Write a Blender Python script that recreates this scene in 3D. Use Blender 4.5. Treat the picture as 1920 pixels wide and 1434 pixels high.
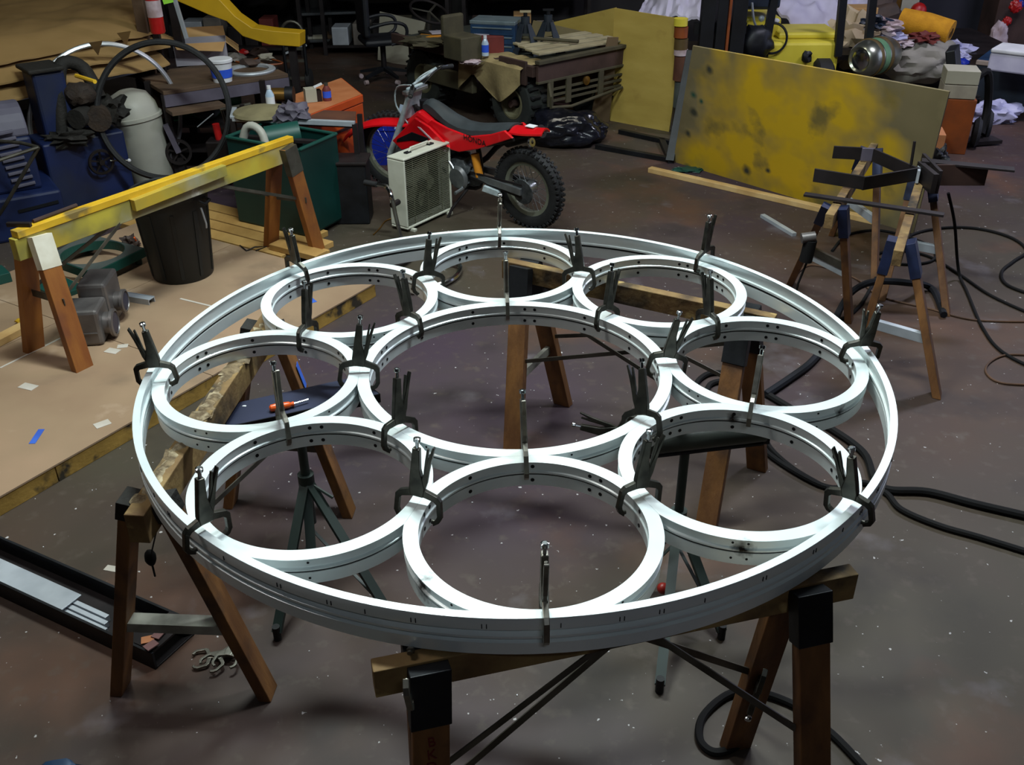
import bpy, bmesh, math, random
from math import pi, sin, cos, radians as R
from mathutils import Vector, Matrix, noise
import numpy as np
random.seed(7)
for o in list(bpy.data.objects): bpy.data.objects.remove(o)
scene = bpy.context.scene
COL = scene.collection

# ------------------------------------------------------------------ camera
FOC, PITCH, ROLL, CH = 1811.4, 0.5264, -0.006, 2.469
cp, sp = cos(PITCH), sin(PITCH)
FW = Vector((0, cp, -sp)); RT0 = Vector((1, 0, 0)); UP0 = Vector((0, sp, cp))
RT = cos(ROLL) * RT0 + sin(ROLL) * UP0
UP = -sin(ROLL) * RT0 + cos(ROLL) * UP0
CP = Vector((0, 0, CH))
cd = bpy.data.cameras.new('camera'); cam = bpy.data.objects.new('camera', cd); COL.objects.link(cam)
cd.sensor_fit = 'HORIZONTAL'; cd.sensor_width = 36; cd.lens = 36 * FOC / 1920; cd.clip_start = .05
M3 = Matrix((RT, UP, -FW)).transposed()
cam.matrix_world = Matrix.Translation(CP) @ M3.to_4x4()
scene.camera = cam
def ray(x, y): return FW + RT * ((x - 960) / FOC) - UP * ((y - 717) / FOC)
def pt(x, y, z=0.):          # world point at height z
    d = ray(x, y); return CP + d * ((z - CH) / d.z)
def pv(x, y, Y):             # world point on the vertical plane y = Y
    d = ray(x, y); return CP + d * (Y / d.y)

# ------------------------------------------------------------------ world, lights, exposure
w = bpy.data.worlds.new('world'); scene.world = w; w.use_nodes = True
w.node_tree.nodes['Background'].inputs[0].default_value = (.30, .33, .42, 1)
w.node_tree.nodes['Background'].inputs[1].default_value = .25
vs = scene.view_settings
vs.view_transform = 'Standard'; vs.look = 'None'; vs.gamma = 1; vs.use_curve_mapping = False
vs.exposure = 0.15
def area(name, loc, sx, sy, power, col, rot=(0, 0, 0), spread=None):
    l = bpy.data.lights.new(name, 'AREA'); l.shape = 'RECTANGLE'; l.size = sx; l.size_y = sy
    l.energy = power; l.color = col
    if spread: l.spread = spread
    o = bpy.data.objects.new(name, l); COL.objects.link(o); o.location = loc; o.rotation_euler = rot
    return o
LAMPS = [(-0.7, 4.2, 4.6, 150, (.86, 1.0, .97)), (1.1, 3.6, 4.6, 130, (.86, .97, 1.0)), (4.6, 7.6, 4.6, 135, (.84, .84, 1.0)),
         (0.4, 8.2, 4.6, 28, (1.0, .95, .80)), (-4.6, 6.4, 4.6, 4, (1.0, .94, .82)), (-2.4, 2.6, 4.6, 36, (1.0, .95, .9)), (0.6, -1.4, 4.4, 15, (.80, .88, 1.0))]  # last entry: fill lamp added behind the camera to brighten the hoop's near wall
for i, (x, y, z, p, c) in enumerate(LAMPS): area('lamp_light', (x, y, z), 1.15, .3, p, c)
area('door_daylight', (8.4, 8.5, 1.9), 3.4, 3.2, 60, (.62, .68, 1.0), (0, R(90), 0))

# ------------------------------------------------------------------ materials
def lin(c):
    if isinstance(c, str): c = [int(c[i:i + 2], 16) / 255 for i in (0, 2, 4)]
    return tuple(v / 12.92 if v <= .04045 else ((v + .055) / 1.055) ** 2.4 for v in c) + (1,)
MAT = {}
def mat(name, c1, c2=None, sc=6., rough=.6, metal=0., bump=0., stretch=(1, 1, 1), spec=.5, detail=4, c3=None, lo=.35, hi=.65, coat=0, alpha=1, trans=0):
    m = bpy.data.materials.new(name); m.use_nodes = True; nt = m.node_tree; b = nt.nodes['Principled BSDF']; L = nt.links
    c2 = c2 or c1
    tc = nt.nodes.new('ShaderNodeTexCoord'); mp = nt.nodes.new('ShaderNodeMapping'); L.new(tc.outputs['Object'], mp.inputs[0])
    mp.inputs['Scale'].default_value = stretch
    n = nt.nodes.new('ShaderNodeTexNoise'); n.inputs['Scale'].default_value = sc; n.inputs['Detail'].default_value = detail
    L.new(mp.outputs[0], n.inputs['Vector'])
    cr = nt.nodes.new('ShaderNodeValToRGB'); L.new(n.outputs['Fac'], cr.inputs[0])
    cr.color_ramp.elements[0].position = lo; cr.color_ramp.elements[1].position = hi
    cr.color_ramp.elements[0].color = lin(c1); cr.color_ramp.elements[1].color = lin(c2)
    if c3:
        e = cr.color_ramp.elements.new((lo + hi) / 2); e.color = lin(c3)
    L.new(cr.outputs[0], b.inputs['Base Color'])
    b.inputs['Roughness'].default_value = rough; b.inputs['Metallic'].default_value = metal
    b.inputs['Specular IOR Level'].default_value = spec; b.inputs['Coat Weight'].default_value = coat
    b.inputs['Alpha'].default_value = alpha; b.inputs['Transmission Weight'].default_value = trans
    if bump:
        n2 = nt.nodes.new('ShaderNodeTexNoise'); n2.inputs['Scale'].default_value = sc * 6; n2.inputs['Detail'].default_value = 3
        L.new(mp.outputs[0], n2.inputs['Vector'])
        bp = nt.nodes.new('ShaderNodeBump'); bp.inputs['Strength'].default_value = bump; bp.inputs['Distance'].default_value = .01
        L.new(n2.outputs['Fac'], bp.inputs['Height']); L.new(bp.outputs[0], b.inputs['Normal'])
    MAT[name] = m; return m
def nodes(name): m = MAT[name]; return m.node_tree, m.node_tree.nodes, m.node_tree.links
def overlay(name, col, pts=None, sc=3., lo=.55, hi=.7, mask=None, detail=5, shape=None):
    """paint colour col over material name where a noise (or distance to points) says so"""
    nt, N, L = nodes(name); b = N['Principled BSDF']; src = b.inputs['Base Color'].links[0].from_socket
    tc = N.new('ShaderNodeTexCoord')
    if pts is None:
        n = N.new('ShaderNodeTexNoise'); n.inputs['Scale'].default_value = sc; n.inputs['Detail'].default_value = detail
        mp = N.new('ShaderNodeMapping'); mp.inputs['Location'].default_value = (random.random() * 9, 3, 1)
        if shape: mp.inputs['Scale'].default_value = shape
        L.new(tc.outputs['Object'], mp.inputs[0]); L.new(mp.outputs[0], n.inputs['Vector']); out = n.outputs['Fac']
        mr = N.new('ShaderNodeMapRange'); mr.inputs[1].default_value = lo; mr.inputs[2].default_value = hi
        L.new(out, mr.inputs[0]); f = mr.outputs[0]
    else:
        n = N.new('ShaderNodeTexNoise'); n.inputs['Scale'].default_value = sc; L.new(tc.outputs['Object'], n.inputs['Vector'])
        f = None
        for p, rad in pts:
            vm = N.new('ShaderNodeVectorMath'); vm.operation = 'DISTANCE'; L.new(tc.outputs['Object'], vm.inputs[0]); vm.inputs[1].default_value = p
            ad = N.new('ShaderNodeMath'); ad.operation = 'MULTIPLY_ADD'; L.new(n.outputs['Fac'], ad.inputs[0]); ad.inputs[1].default_value = rad * 1.2
            L.new(vm.outputs['Value'], ad.inputs[2])
            mr = N.new('ShaderNodeMapRange'); mr.inputs[1].default_value = rad * 1.6; mr.inputs[2].default_value = rad * .8; L.new(ad.outputs[0], mr.inputs[0])
            if f is None: f = mr.outputs[0]
            else:
                mx = N.new('ShaderNodeMath'); mx.operation = 'MAXIMUM'; L.new(f, mx.inputs[0]); L.new(mr.outputs[0], mx.inputs[1]); f = mx.outputs[0]
    mix = N.new('ShaderNodeMix'); mix.data_type = 'RGBA'; L.new(f, mix.inputs[0]); L.new(src, mix.inputs[6]); mix.inputs[7].default_value = lin(col)
    L.new(mix.outputs[2], b.inputs['Base Color'])

# floor: stained sealed concrete
mat('concrete', '38291f', '4b382b', sc=.9, rough=.56, bump=.12, c3='41322c', lo=.3, hi=.7, detail=8, spec=.35)
overlay('concrete', '413b30', sc=.35, lo=.44, hi=.60)
overlay('concrete', '3c2f3a', sc=.55, lo=.48, hi=.70)
overlay('concrete', '5e4030', sc=1.3, lo=.56, hi=.78)
overlay('concrete', '625c60', sc=2.6, lo=.64, hi=.78, detail=10)
overlay('concrete', '564c44', sc=17, lo=.58, hi=.9, detail=8)
overlay('concrete', '241e1e', sc=1.7, lo=.58, hi=.78, detail=10)
overlay('concrete', 'b4b0b0', sc=38, lo=.735, hi=.76, detail=2)
mat('ring_metal', 'edf5f5', 'dfe9ea', sc=4, rough=.33, metal=.25, bump=.03, stretch=(1, 1, 1))
mat('ring_scorched', 'edf5f5', 'dfe9ea', sc=4, rough=.33, metal=.25, bump=.03)
mat('ring_scorched2', 'edf5f5', 'dfe9ea', sc=4, rough=.33, metal=.25, bump=.03)
mat('ring_scorched3', 'edf5f5', 'dfe9ea', sc=4, rough=.33, metal=.25, bump=.03)
mat('gasket', '0b0d0e', rough=.5)
mat('screw_dark', '14171a', '2a2f33', rough=.4, metal=.6)
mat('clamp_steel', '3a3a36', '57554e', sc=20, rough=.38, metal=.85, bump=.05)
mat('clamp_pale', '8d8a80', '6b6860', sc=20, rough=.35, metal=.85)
mat('chrome', 'c9ccce', 'aab0b4', rough=.18, metal=1.)
mat('pencil', '26282c', rough=.8)
mat('wood_leg', '5e3a1a', '7c5228', sc=5, rough=.65, bump=.15, stretch=(3, 3, .6), c3='6c4622')
overlay('wood_leg', '30211a', sc=6, lo=.52, hi=.72, detail=8)
mat('wood_old', '6b5030', '8d7346', sc=6, rough=.8, bump=.4)
overlay('wood_old', '2c241a', sc=5, lo=.5, hi=.66); overlay('wood_old', 'b59a62', sc=9, lo=.62, hi=.72)
mat('wood_crust', '8d7a5c', 'b8a888', sc=14, rough=.9, bump=.8, c3='5a4a34')
mat('wood_orange', '7a4419', '935c24', sc=4, rough=.55, bump=.1, stretch=(3, 3, .5))
overlay('wood_orange', '5a2f24', sc=2.5, lo=.55, hi=.75)
mat('wood_pale', 'b08a55', 'c9a873', sc=5, rough=.7, bump=.15, c3='bc9862')
mat('wood_plank', '8f6a34', 'b68f52', sc=4, rough=.7, bump=.2, stretch=(1, .3, 1))
mat('wood_edge', '8f6f2e', 'a9853c', sc=8, rough=.8, bump=.2)
overlay('wood_edge', '2f271a', sc=6, lo=.56, hi=.64, detail=8)
mat('wood_brown', '4a2a1e', '5e3826', sc=5, rough=.7, bump=.2)
mat('wood_rack', '463527', '5e4835', sc=3, rough=.8, bump=.3)
mat('paint_yellow', 'c99a1c', 'dcb32e', sc=5, rough=.5, bump=.08)
overlay('paint_yellow', '7d6a3c', sc=5, lo=.6, hi=.7)
mat('rail_spray', '9a9684', 'b9a93c', sc=2.5, rough=.6, c3='8a8040', stretch=(1, 1, 1))
overlay('rail_spray', 'b7982a', sc=1.6, lo=.5, hi=.62); overlay('rail_spray', 'd8d8cc', sc=3, lo=.62, hi=.66)
mat('primer_white', 'c8c0ac', 'ddd8c8', sc=9, rough=.7)
mat('hardboard', '8a7058', '9c8066', sc=1.6, rough=.75, bump=.06, c3='937a60')
overlay('hardboard', '6c5a48', sc=2.2, lo=.58, hi=.8); overlay('hardboard', 'a48c74', sc=5, lo=.64, hi=.76)
mat('tape_blue', '2a4fae', '3763c4', rough=.7)
mat('tape_pale', 'b0a89c', 'c0b8ae', rough=.7)
mat('bracket_black', '0c0d10', '181a1f', sc=9, rough=.5, metal=.3, bump=.05)
mat('bracket_blue', '141b33', '20294a', sc=9, rough=.5, metal=.3)
mat('steel_flat', '4a4740', '6a675e', sc=8, rough=.45, metal=.7)
mat('galv', 'a4aab2', 'b9bfc6', sc=6, rough=.5, metal=.4)
mat('brace_white', '9d9a8e', '77756b', sc=14, rough=.8)
mat('steel_dark', '201c1d', '302a2b', sc=5, rough=.5, metal=.5, bump=.05)
mat('steel_brown', '35241f', '45302a', sc=5, rough=.65, metal=.3)
mat('tray_steel', '2c3046', '363a52', sc=3, rough=.45, metal=.35)
mat('stand_green', '23302c', '1a2421', sc=4, rough=.5)
mat('roller_dark', '20231f', '2c302a', sc=5, rough=.5)
mat('knob_red', '8f1f1a', 'a82a20', rough=.4)
mat('driver_orange', 'd9480f', 'ee6a22', rough=.3, coat=.5)
mat('rubber', '0e0e10', '19191b', sc=10, rough=.75, bump=.2)
mat('rubber_dusty', '1c201f', '2a2d29', sc=6, rough=.85, bump=.3)
mat('cable', '0b0a0b', '110f10', rough=.8, spec=.25)
mat('hose_blue', '11131b', '0c0d12', rough=.75, spec=.3)
mat('cord_brown', '5a3d28', '4a3324', rough=.7)
mat('can_plastic', '0b0e0f', '121617', sc=3, rough=.55, bump=.03)
mat('can_inside', '2a2a2e', '34343a', rough=.6)
mat('green_dark', '062825', '08312d', sc=3, rough=.42, bump=.02)
mat('green_flat', '0d4038', '12453d', sc=3, rough=.5)
mat('plate_grey', '4a5250', '5a605d', sc=5, rough=.55, metal=.3)
mat('cast_alu', '65605f', '7d7876', sc=6, rough=.42, metal=.55, bump=.1)
mat('paint_blue', '061538', '091c4a', sc=3, rough=.55, bump=.03)
overlay('paint_blue', '1b2236', sc=2.5, lo=.55, hi=.75)
mat('hood_grey', '4c4a58', '5a5766', sc=5, rough=.6)
mat('grime', '12100c', '1e1a15', sc=9, rough=.8, bump=.5)
mat('grime_brown', '241a14', '342619', sc=9, rough=.8, bump=.5)
mat('bin_white', '9a988e', 'a8a69c', sc=4, rough=.5)
overlay('bin_white', '8c8868', sc=5, lo=.6, hi=.8)
mat('hoop_silver', 'a0a2a4', 'c0c2c4', rough=.35, metal=.7)
mat('kraft', '80633a', '957648', sc=1.2, rough=.75, bump=.15, stretch=(1, 1, 4), c3='8c6e41')
overlay('kraft', '7a5f3c', sc=2.0, lo=.58, hi=.75, shape=(.5, 1.2, 4))
mat('card', 'a98252', 'bb9462', sc=3, rough=.8)
mat('card_pale', '8c8690', '9c96a0', sc=3, rough=.8)
mat('red_paint', '9e1414', 'b81a1a', rough=.4)
mat('tag_green', '7fc22a', '8fd035', rough=.6)
mat('yellow_crane', 'b08a10', 'c79c16', sc=3, rough=.5)
mat('orange_box', 'a83c0c', 'b84814', sc=4, rough=.45, bump=.02)
mat('orange_top', 'a8643a', 'b8754a', sc=6, rough=.6)
mat('red_bike', 'c40c16', 'd8121c', rough=.3, coat=.4)
mat('seat_black', '24292c', '30363a', sc=8, rough=.6)
mat('seat_bottom', '15181e', '1d2129', rough=.6)
mat('bike_alu', '7d8084', '9a9da0', sc=12, rough=.35, metal=.8)
mat('engine', '3c3f42', '5c5f62', sc=25, rough=.45, metal=.7, bump=.3)
mat('rim_dusty', '6a6c5e', '7c7e70', sc=8, rough=.5, metal=.4)
mat('fork_white', 'b9c4c8', '8c989c', sc=15, rough=.35)
mat('fan_white', 'b7b7a8', 'c6c6b8', sc=8, rough=.45)
mat('fan_grille', '6a6a58', '7a7a66', rough=.5, metal=.3)
mat('fan_inside', '2c2d24', '3a3b30', rough=.7)
mat('fan_blade', '70725f', '7c7e6a', rough=.5)
mat('olive', '3b3626', '4a4430', sc=6, rough=.8, bump=.1)
mat('olive_dark', '211e18', '2e2920', sc=6, rough=.8, bump=.1)
mat('rust_brown', '32211b', '45302a', sc=4, rough=.8, bump=.2)
mat('deck_grey', '30342f', '3c403a', sc=4, rough=.7)
mat('rim_tan', '6e6a50', '5a563f', sc=6, rough=.7)
mat('cloth_tan', '857550', '9c8a60', sc=6, rough=.9, bump=.3)
mat('slat_pale', '8f8468', 'a59a7c', sc=6, rough=.8)
mat('toolbox_blue', '1d3552', '27476a', rough=.4, metal=.2)
mat('toolbox_trim', '6f7f86', '8a989e', rough=.4, metal=.5)
mat('box_red', '5a1c18', '6e2620', rough=.7)
mat('jack_grey', '262c34', '323a44', rough=.5, metal=.3)
mat('bottle_clear', '9fb2c6', 'b6c6d6', rough=.15)
mat('label_blue', '2a4cc0', '3560da', rough=.4)
mat('bag_black', '0b0c12', '14151e', rough=.22, bump=.3, sc=5)
mat('plywood', 'a0883e', 'b0984c', sc=2.2, rough=.75, bump=.08, stretch=(1, 1, 3), c3='a89044', detail=8)
overlay('plywood', '7a5a28', sc=2.6, lo=.62, hi=.78)
mat('ply_brown', '5c4a34', '6e5a40', sc=3, rough=.8)
mat('chip_board', '6f6240', '7c6d4c', sc=3, rough=.8, c3='756849')
mat('drum_white', 'a8a8a0', 'b8b8b2', rough=.5)
mat('forklift_black', '0b0d12', '12151c', rough=.5, metal=.2)
mat('fork_yellow', 'c9b93a', 'd8c846', sc=3, rough=.45)
mat('fork_orange', '8a4210', '6e3410', rough=.6)
mat('tarp', 'b3aec6', 'c4c0d4', sc=2, rough=.7, bump=.1)
mat('tarp_white', 'd0cbe0', 'ddd9ea', sc=2, rough=.6)
mat('cloth_cream', 'a8967a', 'bba98c', sc=3, rough=.85)
mat('paper_pink', '9c8484', 'c4b4bc', sc=9, rough=.8)
mat('keg_metal', '8f9286', 'a9ab9e', sc=4, rough=.28, metal=.9)
mat('keg_green', '4f7a5c', '6a8f6a', rough=.5)
mat('keg_band', '4b3a1c', '5e4a26', rough=.6)
mat('sack', '7f7a72', '908b83', sc=4, rough=.85, bump=.2)
mat('foam_yellow', 'b97f10', 'cc9018', sc=14, rough=.85, bump=.3)
mat('door_grey', '33333f', '3d3d4a', sc=2, rough=.6)
mat('wall_dark', '1d1b1c', '2a2728', sc=1.5, rough=.85)
mat('ceiling_mat', '2a2a2c', '353538', rough=.9)
mat('bluebin', '17202f', '202b3d', rough=.5)
mat('bin_edge', '8a7a70', '9a8a80', rough=.6)
mat('cooler_white', 'b4b0c8', 'c8c4d8', rough=.5)
mat('plastic_blue', '12248a', '1a309c', rough=.35)
mat('bag_white', '9d9cc0', 'b4b3d0', sc=6, rough=.5, bump=.2)
mat('paper_white', 'c8c8cc', 'd8d8dc', rough=.7)
mat('folder_orange', 'c07818', 'd08820', rough=.6)
mat('disc_tan', '6d6448', '7d7454', sc=9, rough=.85)
mat('brass', '7a5a28', '94703a', rough=.35, metal=.8)
mat('purple_grey', '4a4450', '5a5462', rough=.6)
mat('panel_white', '9a9686', 'a8a494', sc=3, rough=.6)
mat('cart_grey', '3c3e42', '4a4c50', rough=.5, metal=.3)
mat('chip_orange', 'a66a44', 'b87a50', rough=.8)
mat('chip_pink', '6e4c4a', '7a5856', rough=.8)
mat('sticker_red', 'a3211c', 'b32a22', rough=.5)
mat('chair_black', '0d0f16', '14171f', rough=.6)
mat('reel_green', '0c4a2c', '10583a', rough=.45)
mat('mural', '1e1c20', '3a3238', sc=12, rough=.8)
mat('fluoro_housing', 'b0b0b0', rough=.5)
mE = mat('lamp_glow', 'ffffff'); mE.node_tree.nodes['Principled BSDF'].inputs['Emission Color'].default_value = (.9, 1, 1, 1)
mE.node_tree.nodes['Principled BSDF'].inputs['Emission Strength'].default_value = 6
mat('marker_red', '5e1412', rough=.8)
mat('logo_black', '1c0f10', rough=.5)
mat('clutter_a', '55504c', '6b645c', sc=8, rough=.7); mat('clutter_b', '3a2e2a', '4a3a33', sc=8, rough=.7); mat('clutter_c', '8c8478', 'a09888', sc=8, rough=.7)
mat('pvc_teal', '1f5a60', '2a6a70', rough=.5)

# ------------------------------------------------------------------ mesh builder
class MB:
    def __init__(s): s.v = []; s.f = []; s.sm = []
    def add(s, vs, fs, smooth=False):
        n = len(s.v); s.v += [Vector(p) for p in vs]; s.f += [tuple(i + n for i in f) for f in fs]; s.sm += [smooth] * len(fs); return s
    def hexa(s, c): return s.add(c, [(0, 3, 2, 1), (4, 5, 6, 7), (0, 1, 5, 4), (1, 2, 6, 5), (2, 3, 7, 6), (3, 0, 4, 7)])
    def box(s, c, d, M=None, rz=0.):
        c = Vector(c); h = Vector(d) / 2; q = []
        for z in (-1, 1):
            for x, y in ((-1, -1), (1, -1), (1, 1), (-1, 1)): q.append(Vector((x * h.x, y * h.y, z * h.z)))
        if rz: m = Matrix.Rotation(rz, 3, 'Z'); q = [m @ p for p in q]
        if M: q = [M @ p for p in q]
        return s.hexa([p + c for p in q])
    def bar(s, p0, p1, w, h, up=(0, 0, 1), w1=None, h1=None):
        p0, p1 = Vector(p0), Vector(p1); d = (p1 - p0).normalized(); up = Vector(up)
        sx = d.cross(up)
        if sx.length < 1e-4: sx = d.cross(Vector((0, 1, 0)))
        sx.normalize(); uz = sx.cross(d).normalized(); q = []
        for p, a, b in ((p0, w, h), (p1, w1 or w, h1 or h)):
            for x, y in ((-1, -1), (1, -1), (1, 1), (-1, 1)): q.append(p + sx * x * a / 2 + uz * y * b / 2)
        return s.hexa(q)
    def slab(s, A, B, depth, z0, z1, back=0.):
        """box whose front bottom edge runs A->B (xy) and which extends depth to the left of A->B"""
        A = Vector((A[0], A[1], 0)); B = Vector((B[0], B[1], 0)); d = (B - A).normalized(); n = Vector((-d.y, d.x, 0))
        a, b, c, e = A + n * back, B + n * back, B + n * depth, A + n * depth
        return s.hexa([Vector((p.x, p.y, z0)) for p in (a, b, c, e)] + [Vector((p.x, p.y, z1)) for p in (a, b, c, e)])
    def tube(s, pts, r, seg=8, closed=False, caps=True):
        pts = [Vector(p) for p in pts]; n = len(pts); rr = r if isinstance(r, (list, tuple)) else [r] * n
        vs = []; prev = None
        for i, p in enumerate(pts):
            a = pts[(i - 1) % n] if (closed or i > 0) else p; b = pts[(i + 1) % n] if (closed or i < n - 1) else p
            t = (b - a); t = t.normalized() if t.length > 1e-9 else Vector((0, 0, 1))
            if prev is None:
                u = t.cross(Vector((0, 0, 1)));
                if u.length < 1e-3: u = t.cross(Vector((0, 1, 0)))
            else: u = prev - t * prev.dot(t)
            u.normalize(); prev = u; v2 = t.cross(u)
            for k in range(seg):
                an = 2 * pi * k / seg; vs.append(p + (u * cos(an) + v2 * sin(an)) * rr[i])
        fs = []
        for i in range(n if closed else n - 1):
            for k in range(seg):
                a = i * seg + k; b = i * seg + (k + 1) % seg; c = ((i + 1) % n) * seg + (k + 1) % seg; e = ((i + 1) % n) * seg + k
                fs.append((a, e, c, b))
        s.add(vs, fs, seg > 5)
        if not closed and caps:
            s.add(vs[:seg], [tuple(range(seg))]); s.add(vs[-seg:], [tuple(reversed(range(seg)))])
        return s
    def lathe(s, prof, seg=32, M=None, closed=False, smooth=True):
        M = M or Matrix(); n = len(prof); vs = []
        for k in range(seg):
            a = 2 * pi * k / seg
            for r, z in prof: vs.append(M @ Vector((r * cos(a), r * sin(a), z)))
        fs = []
        for k in range(seg):
            for i in range(n if closed else n - 1):
                j = (i + 1) % n; k2 = (k + 1) % seg; fs.append((k * n + i, k2 * n + i, k2 * n + j, k * n + j))
        return s.add(vs, fs, smooth)
    def cyl(s, p0, p1, r, seg=16, r1=None): return s.tube([p0, p1], [r, r1 if r1 is not None else r], seg)
    def prism(s, poly, th, O, X, Y):
        """2D polygon in frame (O, X, Y), extruded th both ways along X x Y"""
        O, X, Y = Vector(O), Vector(X).normalized(), Vector(Y).normalized(); N = X.cross(Y).normalized(); n = len(poly)
        vs = [O + X * x + Y * y - N * th / 2 for x, y in poly] + [O + X * x + Y * y + N * th / 2 for x, y in poly]
        fs = [tuple(reversed(range(n))), tuple(range(n, 2 * n))] + [(i, (i + 1) % n, n + (i + 1) % n, n + i) for i in range(n)]
        return s.add(vs, fs)
    def blob(s, c, rad, amp=.15, fr=2., sub=3, seed=0, flat=None, M=None):
        bm = bmesh.new(); bmesh.ops.create_icosphere(bm, subdivisions=sub, radius=1)
        rad = Vector(rad) if hasattr(rad, '__len__') else Vector((rad,) * 3); vs = []
        for v in bm.verts:
            k = 1 + amp * noise.fractal(v.co * fr + Vector((seed * 3.1, 0, 0)), 1., 2., 3) * 1.6
            p = Vector((v.co.x * rad.x, v.co.y * rad.y, v.co.z * rad.z)) * k
            if M: p = M @ p
            p += Vector(c)
            if flat is not None and p.z < flat: p.z = flat
            vs.append(p)
        fs = [tuple(v.index for v in f.verts) for f in bm.faces]; bm.free()
        return s.add(vs, fs, True)
    def sheet(s, fn, nu, nv, th=.004):
        top = [Vector(fn(i / nu, j / nv)) for j in range(nv + 1) for i in range(nu + 1)]
        bot = [p - Vector((0, 0, th)) for p in top]; W = nu + 1; T = len(top); fs = []
        for j in range(nv):
            for i in range(nu):
                a = j * W + i; fs.append((a, a + 1, a + W + 1, a + W)); fs.append((T + a, T + a + W, T + a + W + 1, T + a + 1))
        edge = [i for i in range(W)] + [j * W + nu for j in range(1, nv + 1)] + [nv * W + i for i in range(nu - 1, -1, -1)] + [j * W for j in range(nv - 1, 0, -1)]
        for a, b in zip(edge, edge[1:] + edge[:1]): fs.append((a, T + a, T + b, b))
        return s.add(top + bot, fs, True)
    def build(s, name, m, parent=None, local=False, bevel=0., world=None, auto=True):
        me = bpy.data.meshes.new(name)
        if parent is not None:
            root = parent
            while root.parent: root = root.parent
            inv = root['_m'] if False else MW[root.name].inverted()
        else:
            if world is None:
                xs = [p.x for p in s.v]; ys = [p.y for p in s.v]; zs = [p.z for p in s.v]
                world = Matrix.Translation(((min(xs) + max(xs)) / 2, (min(ys) + max(ys)) / 2, min(zs)))
            inv = world.inverted()
        vs = s.v if local else [inv @ p for p in s.v]
        me.from_pydata([tuple(p) for p in vs], [], s.f)
        me.polygons.foreach_set('use_smooth', s.sm)
        me.materials.append(MAT[m]); me.update()
        if any(s.sm):
            try: me.set_sharp_from_angle(angle=R(38))
            except Exception: pass
        o = bpy.data.objects.new(name, me); COL.objects.link(o)
        if parent is not None: o.parent = parent
        else: o.matrix_world = world; MW[o.name] = world.copy()
        if bevel:
            b = o.modifiers.new('bevel', 'BEVEL'); b.width = bevel; b.segments = 2; b.limit_method = 'ANGLE'; b.angle_limit = R(40)
        return o
MW = {}
def tag(o, label, cat, group=None, kind=None):
    o['label'] = label; o['category'] = cat
    if group: o['group'] = group
    if kind: o['kind'] = kind
    return o
def thing(name, label, cat, loc=(0, 0, 0), rz=0., group=None, M=None):
    o = bpy.data.objects.new(name, None); COL.objects.link(o); o.empty_display_size = .05
    m = M if M is not None else Matrix.Translation(loc) @ Matrix.Rotation(rz, 4, 'Z')
    o.matrix_world = m; MW[o.name] = m.copy()
    return tag(o, label, cat, group)
def copy_tree(src, M, label, parent=None):
    c = src.copy(); COL.objects.link(c)
    if parent is None: c.matrix_world = M; MW[c.name] = M.copy(); c['label'] = label
    else: c.parent = parent
    for ch in [o for o in src.children]: copy_tree(ch, M, label, c)
    return c
def struct(o): o['kind'] = 'structure'; return o
def kindstuff(o): o['kind'] = 'stuff'; return o
def frame(O, X, Z=(0, 0, 1)):
    X = Vector(X).normalized(); Z = Vector(Z); Y = Z.cross(X).normalized(); Z = X.cross(Y).normalized()
    m = Matrix((X, Y, Z)).transposed().to_4x4(); m.translation = Vector(O); return m
def text(body, size, m, parent, O, X, Y, name='lettering', depth=.001, bold=0.):
    cu = bpy.data.curves.new(name, 'FONT'); cu.body = body; cu.size = size; cu.extrude = depth; cu.align_x = 'CENTER'; cu.align_y = 'CENTER'; cu.offset = bold
    o = bpy.data.objects.new(name, cu); COL.objects.link(o)
    X, Y = Vector(X).normalized(), Vector(Y).normalized(); N = X.cross(Y).normalized(); Y = N.cross(X)
    m4 = Matrix((X, Y, N)).transposed().to_4x4(); m4.translation = Vector(O)
    me = bpy.data.meshes.new_from_object(o); bpy.data.objects.remove(o)
    root = parent
    while root.parent: root = root.parent
    me.transform(MW[root.name].inverted() @ m4)
    if not me.materials: me.materials.append(MAT[m])
    else: me.materials[0] = MAT[m]
    o2 = bpy.data.objects.new(name, me); COL.objects.link(o2); o2.parent = parent; return o2
def arc(c, r, a0, a1, n, X=(1, 0, 0), Y=(0, 1, 0)):
    X, Y, c = Vector(X), Vector(Y), Vector(c)
    return [c + X * r * cos(a0 + (a1 - a0) * i / n) + Y * r * sin(a0 + (a1 - a0) * i / n) for i in range(n + 1)]
def smooth_path(P, n=6):
    P = [Vector(p) for p in P]; Q = [P[0]] + P + [P[-1]]; out = []
    for i in range(1, len(Q) - 2):
        for k in range(n):
            t = k / n; a, b, c, d = Q[i - 1], Q[i], Q[i + 1], Q[i + 2]
            out.append(.5 * ((2 * b) + (c - a) * t + (2 * a - 5 * b + 4 * c - d) * t * t + (3 * b - a - 3 * c + d) * t ** 3))
    out.append(P[-1]); return out
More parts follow.
